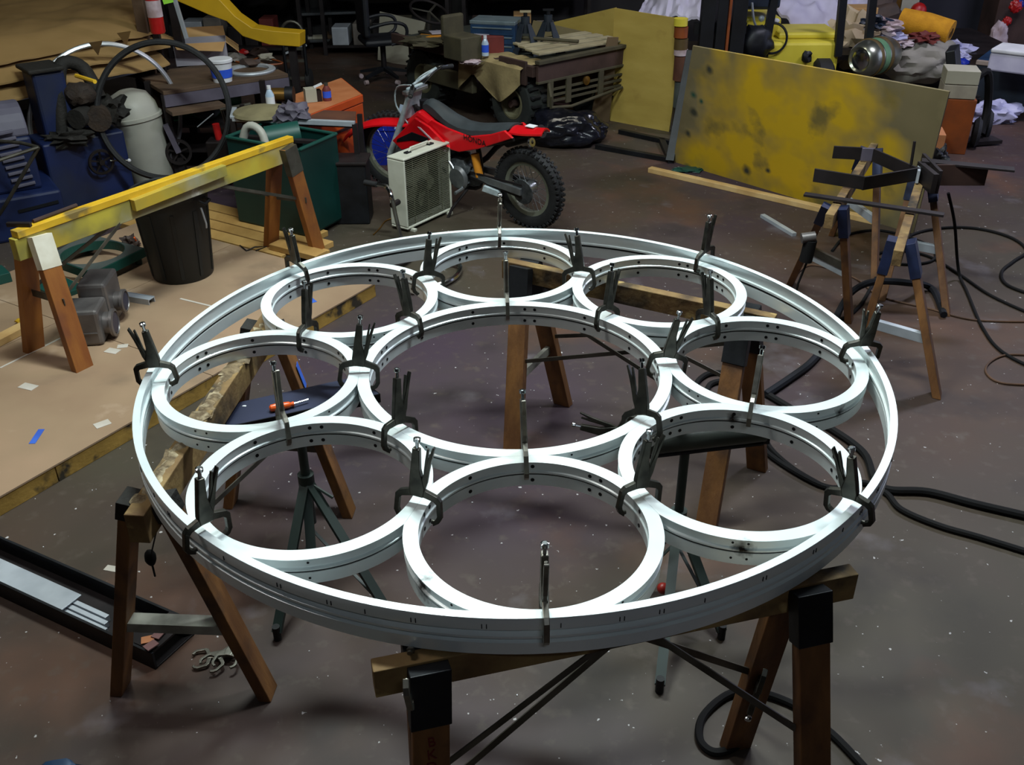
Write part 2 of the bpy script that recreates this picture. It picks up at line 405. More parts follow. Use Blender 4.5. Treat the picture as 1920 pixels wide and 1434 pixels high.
# ------------------------------------------------------------------ room shell
fl = MB(); fl.box((.75, 5, -.05), (17.1, 18.4, .1)); struct(fl.build('floor', 'concrete'))
YB, XL, XR = 13.0, -7.5, 9.0
struct(MB().box(((XL + XR) / 2, YB + .1, 2.6), (XR - XL + .4, .2, 5.2)).build('wall_back', 'wall_dark'))
struct(MB().box((XL - .1, 4.5, 2.6), (.2, 17, 5.2)).build('wall_left', 'wall_dark'))
struct(MB().box((XR + .1, 4.5, 2.6), (.2, 17, 5.2)).build('wall_right', 'wall_dark'))
struct(MB().box(((XL + XR) / 2, -4.1, 2.6), (XR - XL + .4, .2, 5.2)).build('wall_front', 'wall_dark'))
struct(MB().box(((XL + XR) / 2, 4.5, 5.25), (XR - XL + .4, 17.4, .1)).build('ceiling', 'ceiling_mat'))
struct(MB().box((5.35, 12.93, 1.2), (2.0, .10, 2.4)).build('door_1', 'door_grey', bevel=.01))
for i, (x, y, z, p, c) in enumerate(LAMPS):
    pass

# ------------------------------------------------------------------ the circular frame
S = 1.22; ZR = .900; CX, CY = .007 * S, 2.3355 * S; DD = .7024 * S; RS = .2793 * S; RC = .4329 * S; WR = .0331 * S; DZ = .031; PHI = .0523
cen = Vector((CX, CY, 0))
def small_profile(ro):
    ri = ro - WR; z = ZR - DZ
    return [(ri, z), (ri + .003, z - .003), (ri + .003, z - .029), (ri - .001, z - .032), (ri - .001, z - .038), (ri + .012, z - .039), (ri + .012, z - .045), (ri + .004, z - .046),
            (ri + .004, z - .083), (ri + .008, z - .085), (ro - .008, z - .085), (ro - .004, z - .083), (ro - .004, z - .046), (ro - .013, z - .045), (ro - .013, z - .039),
            (ro - .001, z - .038), (ro - .001, z - .033), (ro - .007, z - .030), (ro - .007, z - .004), (ro, z - .003), (ro, z)]
def gasket_profile(r0, r1, z0, z1): return [(r0, z0), (r0, z1), (r1, z1), (r1, z0)]
outer_prof = [(1.197, ZR), (1.200, ZR - .004), (1.206, ZR - .008), (1.206, ZR - .045), (1.199, ZR - .048), (1.199, ZR - .056), (1.209, ZR - .058), (1.209, ZR - .066), (1.201, ZR - .068),
              (1.203, ZR - .113), (1.206, ZR - .115), (1.216, ZR - .115), (1.220, ZR - .111), (1.220, ZR - .076), (1.206, ZR - .072), (1.206, ZR - .067), (1.219, ZR - .063), (1.219, ZR - .056),
              (1.207, ZR - .050), (1.209, ZR - .040), (1.219, ZR - .036), (1.220, ZR - .002), (1.219, ZR)]
def T(c): return Matrix.Translation((c.x, c.y, 0))
def cut(o, planes):
    """trim a ring where the neighbouring ring begins"""
    bm = bmesh.new(); bm.from_mesh(o.data); inv = MW[(o.parent or o).name].inverted()
    for co, no in planes:
        c = inv @ Vector(co)
        bmesh.ops.bisect_plane(bm, geom=bm.verts[:] + bm.edges[:] + bm.faces[:], plane_co=c, plane_no=no, clear_outer=True, dist=1e-6)
        be = [e for e in bm.edges if e.is_boundary]
        r = bmesh.ops.triangle_fill(bm, edges=be, use_beauty=True)
    bmesh.ops.recalc_face_normals(bm, faces=bm.faces[:]); bm.to_mesh(o.data); bm.free()
    o.data.set_sharp_from_angle(angle=R(38))
fr = thing('frame_ring', 'large white aluminium hoop that encircles all nine smaller rings', 'metal ring', (CX, CY, ZR - .115))
MB().lathe(outer_prof, 200, T(cen), True).build('ring_body', 'ring_metal', fr)
MB().lathe(gasket_profile(1.2035, 1.2095, ZR - .0585, ZR - .0655), 160, T(cen), True).build('inner_gasket', 'gasket', fr)
pm = MB()
for k in range(26):
    a = -pi / 2 + (k - 12.5) * .115 + .03 * sin(k * 5)
    for dx in (0, .009):
        p = cen + Vector((cos(a + dx) * 1.2195, sin(a + dx) * 1.2195, ZR - .031)); q = p + Vector((0, 0, .013))
        if k % 3 == 1 and dx: continue
        pm.bar(p, q, .002, .003, up=(cos(a), sin(a), 0))
kindstuff(pm.build('pencil_mark', 'pencil', fr))
posd = ['at the far side, below the dirt bike', 'at the far right', 'at the right, ring with the tall clamp at its near edge', 'at the near right, with two scorched spots', 'nearest the camera', 'at the near left, above the tripod stand', 'at the far left, over the steel tray', 'at the back left, over the corner of the floor deck']
names_small = ['small white aluminium ring at the far side, nearest the dirt bike', 'small white aluminium ring at the back right, above the far sawhorse beam',
               'small white aluminium ring at the right, with a clamp standing before a blue-capped leg', 'small white aluminium ring at the near right, scorched black on its near side',
               'small white aluminium ring nearest the camera, scorched on its left flank', 'small white aluminium ring at the near left, above the black tripod stand',
               'small white aluminium ring at the left, above the dark tray with the screwdriver', 'small white aluminium ring at the back left, above the end of the floor deck']
RC_ = []
for k in range(8):
    a = pi / 2 - k * pi / 4 + PHI; RC_.append(cen + Vector((DD * cos(a), DD * sin(a), 0)))
def ring(c, ro, label, planes, m, n_holes, aoff, scorch=None):
    r = thing('inner_ring', label, 'metal ring', (c.x, c.y, ZR - DZ - .085), group='rings inside the large hoop')
    o = MB().lathe(small_profile(ro), 120, T(c), True).build('ring_body', m, r); cut(o, planes)
    ri = ro - WR; z = ZR - DZ
    g = MB().lathe(gasket_profile(ri + .004, ri + .014, z - .0392, z - .0448), 96, T(c), True).build('gasket', 'gasket', r); cut(g, planes)
    g = MB().lathe(gasket_profile(ro - .014, ro - .005, z - .0392, z - .0448), 96, T(c), True).build('gasket', 'gasket', r); cut(g, planes)
    h = MB()
    for i in range(n_holes):
        for d in ((0,) if i % 3 else (-.06 * .34 / ro, .06 * .34 / ro)):
            a = aoff + 2 * pi * i / n_holes + d
            for zz, rr in ((z - .016, ri + .003), (z - .064, ri + .004)):
                dr = Vector((cos(a), sin(a), 0)); p = c + dr * rr + Vector((0, 0, zz))
                h.cyl(p + dr * .002, p - dr * .0015, .0060, 8)
            for zz, rr in ((z - .016, ro - .007), (z - .064, ro - .004)):
                dr = Vector((cos(a), sin(a), 0)); p = c + dr * rr + Vector((0, 0, zz))
                if all((p - co).dot(no) < 0 for co, no in planes) and i % 2: h.cyl(p - dr * .002, p + dr * .0012, .0035, 8)
    kindstuff(h.build('screw', 'screw_dark', r))
    return r
def mid(a, b, ra, rb):   # plane between rings a and b, as seen from a
    d = (b - a).normalized(); ov = ra + rb - (b - a).length; p = a + d * (ra - ov / 2 - .0003); return (Vector((p.x, p.y, ZR)), d)
for k in range(8):
    c = RC_[k]; pl = [mid(c, RC_[(k + 1) % 8], RS, RS), mid(c, RC_[(k - 1) % 8], RS, RS), mid(c, cen, RS, RC)]
    m = {3: 'ring_scorched', 2: 'ring_scorched2', 4: 'ring_scorched3'}.get(k, 'ring_metal')
    ring(c, RS, names_small[k], pl, m, 10, .3 + k * .785)
ring(cen, RC, 'middle-sized white aluminium ring at the centre, ringed by the eight smaller ones', [mid(cen, RC_[k], RC, RS) for k in range(8)], 'ring_metal', 14, .1)
def loc_scorch(k, px, py, rad):   # a burn on ring k, in the ring's own coordinates
    p = pt(px, py, ZR - DZ - .02); return ((p.x - RC_[k].x, p.y - RC_[k].y, .085 - .03), rad)
overlay('ring_scorched', '1c1410', [loc_scorch(3, 1395, 1026, .034), loc_scorch(3, 1375, 778, .026)], sc=60)
overlay('ring_scorched2', '1c1410', [loc_scorch(2, 1583, 770, .032), loc_scorch(2, 1303, 624, .022)], sc=60)
overlay('ring_scorched3', '1c1410', [loc_scorch(4, 796, 1093, .045)], sc=60)

# ------------------------------------------------------------------ locking C-clamps
def clamp_proto(M, label, m='clamp_steel', half=.043, flip=1, group='locking clamps gripping the rings'):
    t = thing('locking_clamp', label, 'clamp', M=M, group=group)
    def pr(poly, th, dy=0.): b = MB(); b.prism([(x * flip, z) for x, z in poly], th, (0, dy, 0), (1, 0, 0), (0, 0, 1)); return b
    h = half
    arm = [(-.004, .052), (-.024, .045), (-.056, .034), (-.067, .022), (-.071, -.030), (-.063, -.046), (-h - .003, -.058), (-h - .001, -.046), (-.054, -.035), (-.057, -.026), (-.054, .010), (-.046, .018), (-.020, .024), (.0, .026)]
    pr(arm, .014).build('fixed_jaw', m, t, True, .0015)
    arm2 = [(-x, z) for x, z in arm]; arm2 = arm2[:]
    pr(arm2, .014, .0005).build('moving_jaw', m, t, True, .0015)
    for sx in (-1, 1): MB().cyl((sx * (h - .003) * 1, 0, -.047), (sx * (h + .006), 0, -.047), .0065, 10).build('jaw_pad', m, t, True)
    body = [(-.022, .026), (.016, .024), (.020, .052), (.012, .080), (.005, .105), (.003, .168), (-.017, .170), (-.021, .120), (-.024, .085), (-.026, .050)]
    hd = pr(body, .018).build('handle', m, t, True, .003)
    sc = MB(); sc.tube([(-.006 * flip, 0, .168), (-.006 * flip, 0, .188)], .005, 8); sc.tube([(-.006 * flip, 0, .186), (-.006 * flip, 0, .189), (-.006 * flip, 0, .198), (-.006 * flip, 0, .200)], [.006, .010, .010, .006], 12)
    sc.build('adjusting_screw', 'chrome', t, True)
    lever = [(.004, .040), (.018, .042), (.026, .070), (.030, .100), (.036, .135), (.046, .178), (.041, .182), (.030, .150), (.020, .112), (.012, .085)]
    pr(lever, .013).build('lever', m, t, True, .002)
    rl = [(.014, .085), (.019, .086), (.023, .110), (.026, .135), (.029, .172), (.024, .174), (.019, .140), (.016, .110)]
    pr(rl, .008).build('release_lever', m, t, True, .001)
    return t
protos = {}
def clamp(pos, across, toppx, label, m='clamp_steel', half=.043, flip=1, L=.198, group='locking clamps gripping the rings'):
    """pos: contact point; the screw's top is swung until it lies on the line of sight to toppx"""
    pos = Vector(pos); d = ray(*toppx).normalized(); oc = CP - pos
    b = d.dot(oc); c = oc.dot(oc) - L * L; disc = b * b - c; s = -b + (0 if disc < 0 else -math.sqrt(disc)); s2 = -b + (0 if disc < 0 else math.sqrt(disc))
    cands = [(CP + d * q - pos).normalized() for q in (s, s2)]
    Z = max(cands, key=lambda v: v.z)
    if Z.z < .75: Z = (Z * .5 + Vector((0, 0, .5))).normalized()
    X = Vector(across); X = (X - Z * X.dot(Z)).normalized(); Y = Z.cross(X)
    if X.dot(RT) < 0: X = -X; Y = -Y
    M = Matrix((X, Y, Z)).transposed().to_4x4(); M.translation = pos
    key = (m, round(half, 3), flip)
    if key not in protos: protos[key] = clamp_proto(M, label, m, half, flip, group); return protos[key]
    o = copy_tree(protos[key], M, label); o['group'] = group; return o
def zc(v, z): return Vector((v.x, v.y, z))
zi = ZR - DZ
pair_pts = {}
for k in range(8):
    j = (k + 1) % 8; a, b = RC_[k], RC_[j]; pair_pts[k] = (zc((a + b) / 2, zi), (b - a))
cen_pts = {k: (zc(cen + (RC_[k] - cen).normalized() * (RC - .006), zi), RC_[k] - cen) for k in range(8)}
out_pts = {k: (zc(cen + (RC_[k] - cen).normalized() * 1.19, ZR - .004), RC_[k] - cen) for k in range(8)}
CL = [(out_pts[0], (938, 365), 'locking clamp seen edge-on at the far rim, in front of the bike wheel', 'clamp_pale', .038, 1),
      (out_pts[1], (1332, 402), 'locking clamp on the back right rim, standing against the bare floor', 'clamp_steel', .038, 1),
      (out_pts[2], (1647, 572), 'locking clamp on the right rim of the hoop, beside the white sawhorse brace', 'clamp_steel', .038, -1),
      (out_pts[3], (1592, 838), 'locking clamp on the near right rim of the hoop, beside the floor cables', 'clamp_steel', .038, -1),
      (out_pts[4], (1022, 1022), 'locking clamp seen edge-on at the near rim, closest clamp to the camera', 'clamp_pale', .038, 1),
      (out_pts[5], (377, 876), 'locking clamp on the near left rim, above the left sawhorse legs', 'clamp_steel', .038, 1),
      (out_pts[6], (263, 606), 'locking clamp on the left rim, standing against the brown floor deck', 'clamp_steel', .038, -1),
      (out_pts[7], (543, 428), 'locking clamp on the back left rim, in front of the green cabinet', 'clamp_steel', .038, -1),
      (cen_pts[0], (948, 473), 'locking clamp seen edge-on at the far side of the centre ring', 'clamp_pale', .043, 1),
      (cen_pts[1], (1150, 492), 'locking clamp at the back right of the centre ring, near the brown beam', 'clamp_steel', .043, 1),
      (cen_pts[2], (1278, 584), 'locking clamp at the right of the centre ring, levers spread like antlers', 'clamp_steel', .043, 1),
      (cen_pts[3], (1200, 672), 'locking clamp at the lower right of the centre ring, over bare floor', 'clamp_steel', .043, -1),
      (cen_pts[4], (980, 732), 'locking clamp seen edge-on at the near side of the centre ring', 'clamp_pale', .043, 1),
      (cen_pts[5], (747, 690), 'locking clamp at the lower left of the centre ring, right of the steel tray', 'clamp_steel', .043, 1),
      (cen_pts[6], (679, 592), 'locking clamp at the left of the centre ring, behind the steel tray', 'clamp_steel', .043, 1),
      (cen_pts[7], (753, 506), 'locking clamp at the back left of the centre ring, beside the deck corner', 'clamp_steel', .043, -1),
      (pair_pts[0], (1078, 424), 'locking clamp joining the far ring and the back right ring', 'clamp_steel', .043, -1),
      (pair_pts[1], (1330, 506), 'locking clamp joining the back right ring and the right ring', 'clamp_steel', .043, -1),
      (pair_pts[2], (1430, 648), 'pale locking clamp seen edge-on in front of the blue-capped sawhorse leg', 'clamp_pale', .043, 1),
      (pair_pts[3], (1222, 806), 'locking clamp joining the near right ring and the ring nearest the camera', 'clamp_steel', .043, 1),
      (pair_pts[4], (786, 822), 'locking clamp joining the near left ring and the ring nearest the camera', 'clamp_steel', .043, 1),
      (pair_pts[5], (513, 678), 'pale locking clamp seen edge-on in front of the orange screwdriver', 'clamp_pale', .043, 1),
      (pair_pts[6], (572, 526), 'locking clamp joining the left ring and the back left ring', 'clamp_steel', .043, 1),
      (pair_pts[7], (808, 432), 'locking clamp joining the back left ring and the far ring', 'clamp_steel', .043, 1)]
for (p, ac), tp, lb, m, hf, fl_ in CL: clamp(p, ac, tp, lb, m, hf, fl_)
# ------------------------------------------------------------------ sawhorses
def sawhorse(label, E0, E1, top, legs, sec=(.045, .085), leg=(.085, .04), mr='wood_old', ml='wood_leg', mb='bracket_black', braces=(), bl=.17, bracket=True, group='wooden sawhorses', reach=0.02, name='sawhorse', mls=None, bracket_m=None):
    E0 = Vector((E0[0], E0[1], top - sec[1] / 2)); E1 = Vector((E1[0], E1[1], top - sec[1] / 2))
    t = thing(name, label, 'sawhorse', ((E0.x + E1.x) / 2, (E0.y + E1.y) / 2, 0), group=group)
    MB().bar(E0, E1, sec[0], sec[1]).build('ridge_beam', mr, t, bevel=.003)
    d = (E1 - E0).normalized(); side = Vector((-d.y, d.x, 0)); tops = []
    for i, (tt, foot) in enumerate(legs):
        foot = Vector((foot[0], foot[1], 0)); c = E0.lerp(E1, tt); s = 1 if (foot - c).dot(side) > 0 else -1
        tp = c + side * s * (sec[0] / 2 + leg[1] / 2 + .002) + Vector((0, 0, sec[1] * .35)); tops.append((tp, foot, s))
        # legs are cut level with the floor
        dd = (foot - tp); ax = dd.normalized(); q = []
        wv = d * leg[0] / 2; tv = (ax.cross(d)).normalized() * leg[1] / 2
        for base, zz in ((foot, 0.), (tp, None)):
            for a, b in ((-1, -1), (1, -1), (1, 1), (-1, 1)):
                p = base + wv * a + tv * b
                if zz is not None: p = p - ax * ((p.z - zz) / ax.z)
                q.append(p)
        MB().hexa(q).build('leg', (mls[i] if mls else ml), t, bevel=.003)
        if bracket:
            e = tp + ax * bl; b = MB(); b.bar(tp - ax * .02, e, leg[0] * 1.12, leg[1] + .012, up=tv.normalized() if abs(tv.z) < .9 else (0, 0, 1))
            M = b
            b2 = MB(); wv2 = wv * 1.10; tv2 = tv.normalized() * (leg[1] / 2 + .006); q = []
            for base in (e, tp - ax * .012):
                for a, bb in ((-1, -1), (1, -1), (1, 1), (-1, 1)): q.append(base + wv2 * a + tv2 * bb)
            b2.hexa(q).build('bracket', bracket_m or mb, t, bevel=.002)
    for (i, j, ft, w_, h_, mm, nm) in braces:
        a = tops[i][0].lerp(tops[i][1], ft[0]); b = tops[j][0].lerp(tops[j][1], ft[1])
        off = (b - a).cross(Vector((0, 0, 1)));
        MB().bar(a, b, w_, h_).build(nm, mm, t)
    return t, tops
TOP = ZR - .115
A0, A1 = pt(250, 966, TOP), pt(505, 588, TOP)
saw_left, tA = sawhorse('crusty old sawhorse under the left of the hoop, red sticker on its beam', A0, A1, TOP,
    [(.07, pt(226, 1290)), (.07, pt(503, 1300)), (.93, pt(432, 945)), (.93, pt(655, 962))], sec=(.06, .10), leg=(.075, .04), ml='wood_leg', bl=.05, bracket_m='grime',
    braces=[(0, 1, (.62, .62), .05, .035, 'brace_white', 'cross_brace'), (2, 3, (.62, .62), .03, .055, 'steel_flat', 'cross_brace')])
dA = (Vector(A1) - Vector(A0)).normalized()
cr = MB()
for i in range(26):
    t_ = .06 + .86 * i / 25; p = Vector(A0).lerp(Vector(A1), t_)
    cr.blob((p.x + random.uniform(-.008, .008), p.y, TOP - .004), (random.uniform(.02, .035), random.uniform(.03, .05), random.uniform(.006, .014)), .5, 3, 1, i)
kindstuff(cr.build('dried_plaster', 'wood_crust', saw_left))
sN = Vector((dA.y, -dA.x, 0)); sc_ = Vector(A0).lerp(Vector(A1), .61) + sN * .0265 + Vector((0, 0, -.045))
st = MB(); st.prism([(-.07, -.037), (.07, -.037), (.07, .037), (-.07, .037)], .002, sc_, dA, (0, 0, 1)); so = st.build('warning_sticker', 'sticker_red', saw_left)
text('DANGER', .03, 'paper_white', so, sc_ + sN * .0015 + Vector((0, 0, .012)), dA, (0, 0, 1)); text('READ SAFETY', .016, 'paper_white', so, sc_ + sN * .0015 - Vector((0, 0, .016)), dA, (0, 0, 1))
tp = MB(); q = tA[3]; c = q[0].lerp(q[1], .25); tp.prism([(-.012, -.05), (.014, -.04), (.010, .06), (-.014, .05)], .002, c + sN * .027, dA, (q[0] - q[1])); tp.build('masking_tape', 'tape_blue', saw_left)
# steel scissor stays of the left sawhorse
for a, b in ((pt(405, 655, .55), pt(492, 745, .35)), (pt(400, 690, .45), pt(470, 775, .2)), (pt(345, 830, .6), pt(322, 925, .35)), (pt(372, 838, .45), pt(371, 905, .25)), (pt(300, 950, .5), pt(276, 1040, .3))):
    pass
s_ = MB()
for i, j in ((0, 2), (1, 3)):
    a = tA[i][0].lerp(tA[i][1], .45); b = tA[j][0].lerp(tA[j][1], .15); s_.bar(a, b, .004, .018)
    a = tA[i][0].lerp(tA[i][1], .15); b = tA[j][0].lerp(tA[j][1], .45); x = MB(); x.bar(a, b, .004, .018); x.build('folding_stay', 'steel_flat', saw_left)
B0, B1 = pt(945, 485, TOP), pt(1455, 592, TOP)
saw_far, tB = sawhorse('sawhorse under the far right of the hoop, black and dark blue metal leg caps', B0, B1, TOP,
    [(.09, pt(962, 846)), (.09, pt(1056, 757)), (.90, pt(1325, 985)), (.90, pt(1420, 878))], leg=(.085, .04), ml='wood_leg', mr='wood_old',
    braces=[(0, 1, (.60, .58), .02, .04, 'brace_white', 'cross_brace')], bl=.19)
for i, j in ((0, 2), (1, 3)):
    a = tB[i][0].lerp(tB[i][1], .5); b = tB[j][0].lerp(tB[j][1], .12); MB().bar(a, b, .004, .018).build('folding_stay', 'steel_flat', saw_far)
    a = tB[i][0].lerp(tB[i][1], .12); b = tB[j][0].lerp(tB[j][1], .5); MB().bar(a, b, .004, .018).build('folding_stay', 'steel_flat', saw_far)
C0, C1 = pt(697, 1247, TOP), pt(1602, 1066, TOP)
saw_near, tC = sawhorse('sawhorse nearest the camera, black leg caps and letters BKD on its left leg', C0, C1, TOP,
    [(.10, pt(812, 1800)), (.10, pt(806, 1560)), (.88, pt(1525, 1640)), (.88, pt(1378, 1398))], leg=(.088, .04), ml='wood_leg', mr='wood_old', bl=.13)
dC = (Vector(C1) - Vector(C0)).normalized()
mz = Vector((0, 0, -.09))
for a, b in ((tC[0][0].lerp(tC[0][1], .34), Vector(C0).lerp(Vector(C1), .45) + mz), (tC[1][0].lerp(tC[1][1], .80), Vector(C0).lerp(Vector(C1), .47) + mz),
             (tC[2][0].lerp(tC[2][1], .50), Vector(C0).lerp(Vector(C1), .56) + mz), (tC[3][0].lerp(tC[3][1], .55), Vector(C0).lerp(Vector(C1), .54) + mz)):
    MB().bar(a, b, .004, .02).build('folding_stay', 'steel_flat', saw_near)
ax = (tC[0][1] - tC[0][0]).normalized(); nrm = ax.cross(dC).normalized();
if nrm.y > 0: nrm = -nrm
for ch, k in (('B', .170), ('K', .203), ('D', .236)):
    text(ch, .036, 'marker_red', saw_near, tC[0][0] + ax * k + nrm * .0215, dC, -ax)

# far right pair of sawhorses
def saw2(label, E0, E1, top, feet, cols, braces, lg='small sawhorses at the far right'):
    return sawhorse(label, E0, E1, top, [(.10, feet[0]), (.10, feet[1]), (.90, feet[2]), (.90, feet[3])], sec=(.045, .08), leg=(.075, .038), ml='wood_leg', mr='wood_old', bl=.16, group=lg, bracket_m='bracket_blue', braces=braces)
T2 = .70
saw_r1, t1 = saw2('sawhorse with blue caps in front of the yellow-sprayed board, white braces', pt(1556, 402, T2), pt(1640, 268, T2), T2, [pt(1482, 532), pt(1592, 602), pt(1560, 440), pt(1640, 520)], None,
    [(0, 1, (.5, .5), .02, .045, 'steel_flat', 'cross_brace')])
saw_r2, t2 = saw2('sawhorse with blue caps right of the other one, white boards as braces', pt(1685, 470, T2), pt(1735, 305, T2), T2, [pt(1600, 690), pt(1757, 742), pt(1655, 560), pt(1775, 588)], None,
    [])
# white extrusion braces joining the legs
def rail(label, A, B, w_, h_, m, name='brace_board', cat='board', group=None, bev=.002):
    o = MB().bar(A, B, w_, h_).build(name, m, bevel=bev); return tag(o, label, cat, group)
def lerp(a, b, t): return Vector(a).lerp(Vector(b), t)
for tt, sw, i, j, fa in ((t1, saw_r1, 0, 1, .55), (t1, saw_r1, 2, 3, .55), (t2, saw_r2, 0, 1, .62), (t2, saw_r2, 2, 3, .55)):
    MB().bar(tt[i][0].lerp(tt[i][1], fa), tt[j][0].lerp(tt[j][1], fa), .03, .05).build('cross_brace', 'galv', sw, bevel=.002)

# yellow sprayed sawhorse at the left
T3 = .80
Y0, Y1 = pt(22, 452, T3 - .05), pt(545, 268, T3 - .05)
saw_y, tY = sawhorse('long paint-splattered sawhorse behind the deck, white and yellow sprayed rail', Y0, Y1, T3 - .04,
    [(.05, pt(66, 682)), (.06, pt(165, 722)), (.955, pt(508, 468)), (.96, pt(598, 478))], sec=(.05, .11), leg=(.10, .045), mr='rail_spray', ml='wood_orange', bracket=False)
dY = (Vector(Y1) - Vector(Y0)).normalized(); nY = Vector((-dY.y, dY.x, 0)); ly = (Vector(Y1) - Vector(Y0)).length
if nY.y > 0: nY = -nY
for i in (1, 3):
    a, b = tY[i][0], tY[i][1]; MB().bar(a - (b - a) * .01, a.lerp(b, .20 if i == 1 else .22), .104, .049, up=(b - a).cross(dY)).build('painted_leg_top', 'primer_white' if i == 1 else 'steel_flat', saw_y)
for i, j, fr_ in ((0, 1, .42), (2, 3, .46)):
    MB().bar(tY[i][0].lerp(tY[i][1], fr_) + nY * .03, tY[j][0].lerp(tY[j][1], fr_) + nY * .03, .006, .035).build('cross_brace', 'steel_flat', saw_y)
for i, fa, ft in ((1, .42, .36), (0, .42, .36), (3, .46, .62), (2, .46, .62)):
    MB().bar(tY[i][0].lerp(tY[i][1], fa), Vector(Y0).lerp(Vector(Y1), ft) + Vector((0, 0, T3 - .10 - Y0[2])), .006, .018).build('folding_stay', 'steel_flat', saw_y)
def alongY(s, off=0., z=0.): p = Vector(Y0).lerp(Vector(Y1), s) + nY * off; return Vector((p.x, p.y, z))
zT = T3 - .04
tag(MB().bar(alongY(.01, .004, zT + .018), alongY(1.0, .004, zT + .018), .055, .036, w1=.05).build('lumber_strip', 'paint_yellow', bevel=.003), 'long yellow lumber strip lying on top of the paint-splattered sawhorse rail', 'lumber')
tag(MB().bar(alongY(.35, .046, zT - .028), alongY(.69, .046, zT - .012), .036, .062).build('spray_board', 'rail_spray', bevel=.003), 'short board, white to yellow, fixed to the side of the sawhorse rail', 'lumber')
tag(MB().bar(alongY(.235, -.048, zT + .006), alongY(.50, -.048, zT + .006), .055, .012).build('brown_lumber', 'wood_brown', bevel=.002), 'reddish brown slat lying beside the yellow strip on the rail', 'lumber')
hm = thing('steel_hammer', 'small rusty T-shaped hammer lying at the left end of the yellow strip', 'hammer', alongY(.1, -.02, zT + .036))
MB().tube([alongY(.07, -.005, zT + .046), alongY(.205, -.022, zT + .046)], .010, 8).build('handle', 'steel_brown', hm)
MB().bar(alongY(.052, .03, zT + .048), alongY(.052, .03, zT + .048) - nY * .10 - dY * .06, .022, .022).build('hammer_head', 'steel_dark', hm, bevel=.003)

# ------------------------------------------------------------------ raised deck at the left
zd = .09
e0, e1 = pt(-260, 1078, zd), pt(704, 530, zd)
de = (Vector(e1) - Vector(e0)).normalized(); dn = Vector((-de.y, de.x, 0))
dk = thing('floor_deck', 'low deck topped with brown hardboard and edged with stained lumber', 'platform', (e0.x, e0.y, 0))
def onD(a, b, z=0.): p = Vector(e1) - de * a + dn * b; return Vector((p.x, p.y, z))   # a back along the near edge, b inwards
Ld, Wd = (Vector(e1) - Vector(e0)).length, 2.04
def quad(mb, a0, a1, b0, b1, z0, z1): return mb.hexa([onD(a1, b0, z0), onD(a0, b0, z0), onD(a0, b1, z0), onD(a1, b1, z0), onD(a1, b0, z1), onD(a0, b0, z1), onD(a0, b1, z1), onD(a1, b1, z1)])
cuts = [0, 1.30, 2.52, Ld]
for i in range(3):
    for j, (b0, b1) in enumerate(((0.0, 1.18), (1.184, Wd))): quad(MB(), cuts[i] + .002, cuts[i + 1] - .002, b0, b1, zd - .008, zd).build('hardboard_sheet', 'hardboard', dk)
for i, (a0, a1) in enumerate(((0, .86), (.864, 2.2), (2.204, Ld))): quad(MB(), a0, a1, .004, .042, 0, zd - .009).build('edge_board', 'wood_edge', dk, bevel=.002)
quad(MB(), .003, .04, .044, Wd, 0, zd - .009).build('edge_board', 'wood_edge', dk, bevel=.002)
quad(MB(), .05, Ld, Wd - .04, Wd, 0, zd - .009).build('edge_board', 'wood_edge', dk)
def tape(x0, y0, x1, y1, w_, m, lb, z=zd, cat='tape', nm='tape_strip'):
    a, b = pt(x0, y0, z), pt(x1, y1, z); o = MB().bar((a.x, a.y, z + .001), (b.x, b.y, z + .001), w_, .0016).build(nm, m); return tag(o, lb, cat)
tape(60, 832, 78, 805, .028, 'tape_blue', 'strip of blue tape on the deck near its left front edge')
tape(578, 557, 590, 567, .03, 'tape_blue', 'scrap of blue tape on the deck, seen through the back left ring')
tape(40, 722, 66, 728, .05, 'tape_pale', 'pale square tape patch on the deck, left of the wooden leg foot')
tape(200, 656, 222, 660, .05, 'tape_pale', 'pale tape patch on the deck just in front of the grey castings')
tape(220, 650, 240, 648, .04, 'tape_pale', 'small pale tape patch on the deck, right of the other near the castings')
tape(178, 800, 206, 790, .05, 'tape_pale', 'torn pale tape near the front edge of the deck')
tape(0, 690, 118, 632, .012, 'tape_pale', 'thin white seam tape running under the paint-splattered sawhorse', nm='seam_tape')
tape(338, 560, 400, 575, .014, 'tape_pale', 'thin white strip on the deck right of the black bin', nm='seam_tape')
tape(0, 640, 48, 612, .07, 'wood_pale', 'pale lumber offcut on the deck, touching the left sawhorse foot', cat='lumber', nm='offcut')
bpy.data.objects['offcut'].location.z += .0
rail('rough pale lumber stub lying on the deck at the left picture edge', pt(-60, 668, zd + .02), pt(47, 612, zd + .02), .07, .038, 'wood_pale', 'lumber_stub', 'lumber')
bpy.data.objects.remove(bpy.data.objects['offcut'])
tag(MB().blob(pt(38, 602, zd + .015), (.03, .02, .015), .3, 3, 2, 4).build('yellow_rag', 'paint_yellow'), 'small yellow scrap behind the wooden leg on the deck', 'scrap')
# planks behind the deck's far end
for i, (b0, b1, off, z1, z0, lb) in enumerate(((.80, 2.6, .03, .04, 0, 'pale plank on the floor directly against the end of the deck'), (.86, 2.7, .16, .04, 0, 'second pale plank out from the end of the deck'),
        (.66, 2.2, .29, .04, 0, 'third plank out from the deck, longest towards the hoop'), (.74, 2.3, .42, .04, 0, 'fourth plank out from the deck, under the green cabinet'), (.9, 2.35, .55, .04, 0, 'fifth plank out, behind the green cabinet front'),
        (.60, 1.0, .20, .08, .041, 'short plank lying crosswise on top of the plank row by the hoop'))):
    a = Vector(e1) + de * off + dn * b0; b = Vector(e1) + de * off + dn * b1
    o = MB().bar((a.x, a.y, (z0 + z1) / 2), (b.x, b.y, (z0 + z1) / 2), .115, z1 - z0).build('floor_plank', 'wood_plank', bevel=.003); tag(o, lb, 'plank', 'planks laid beside the deck')

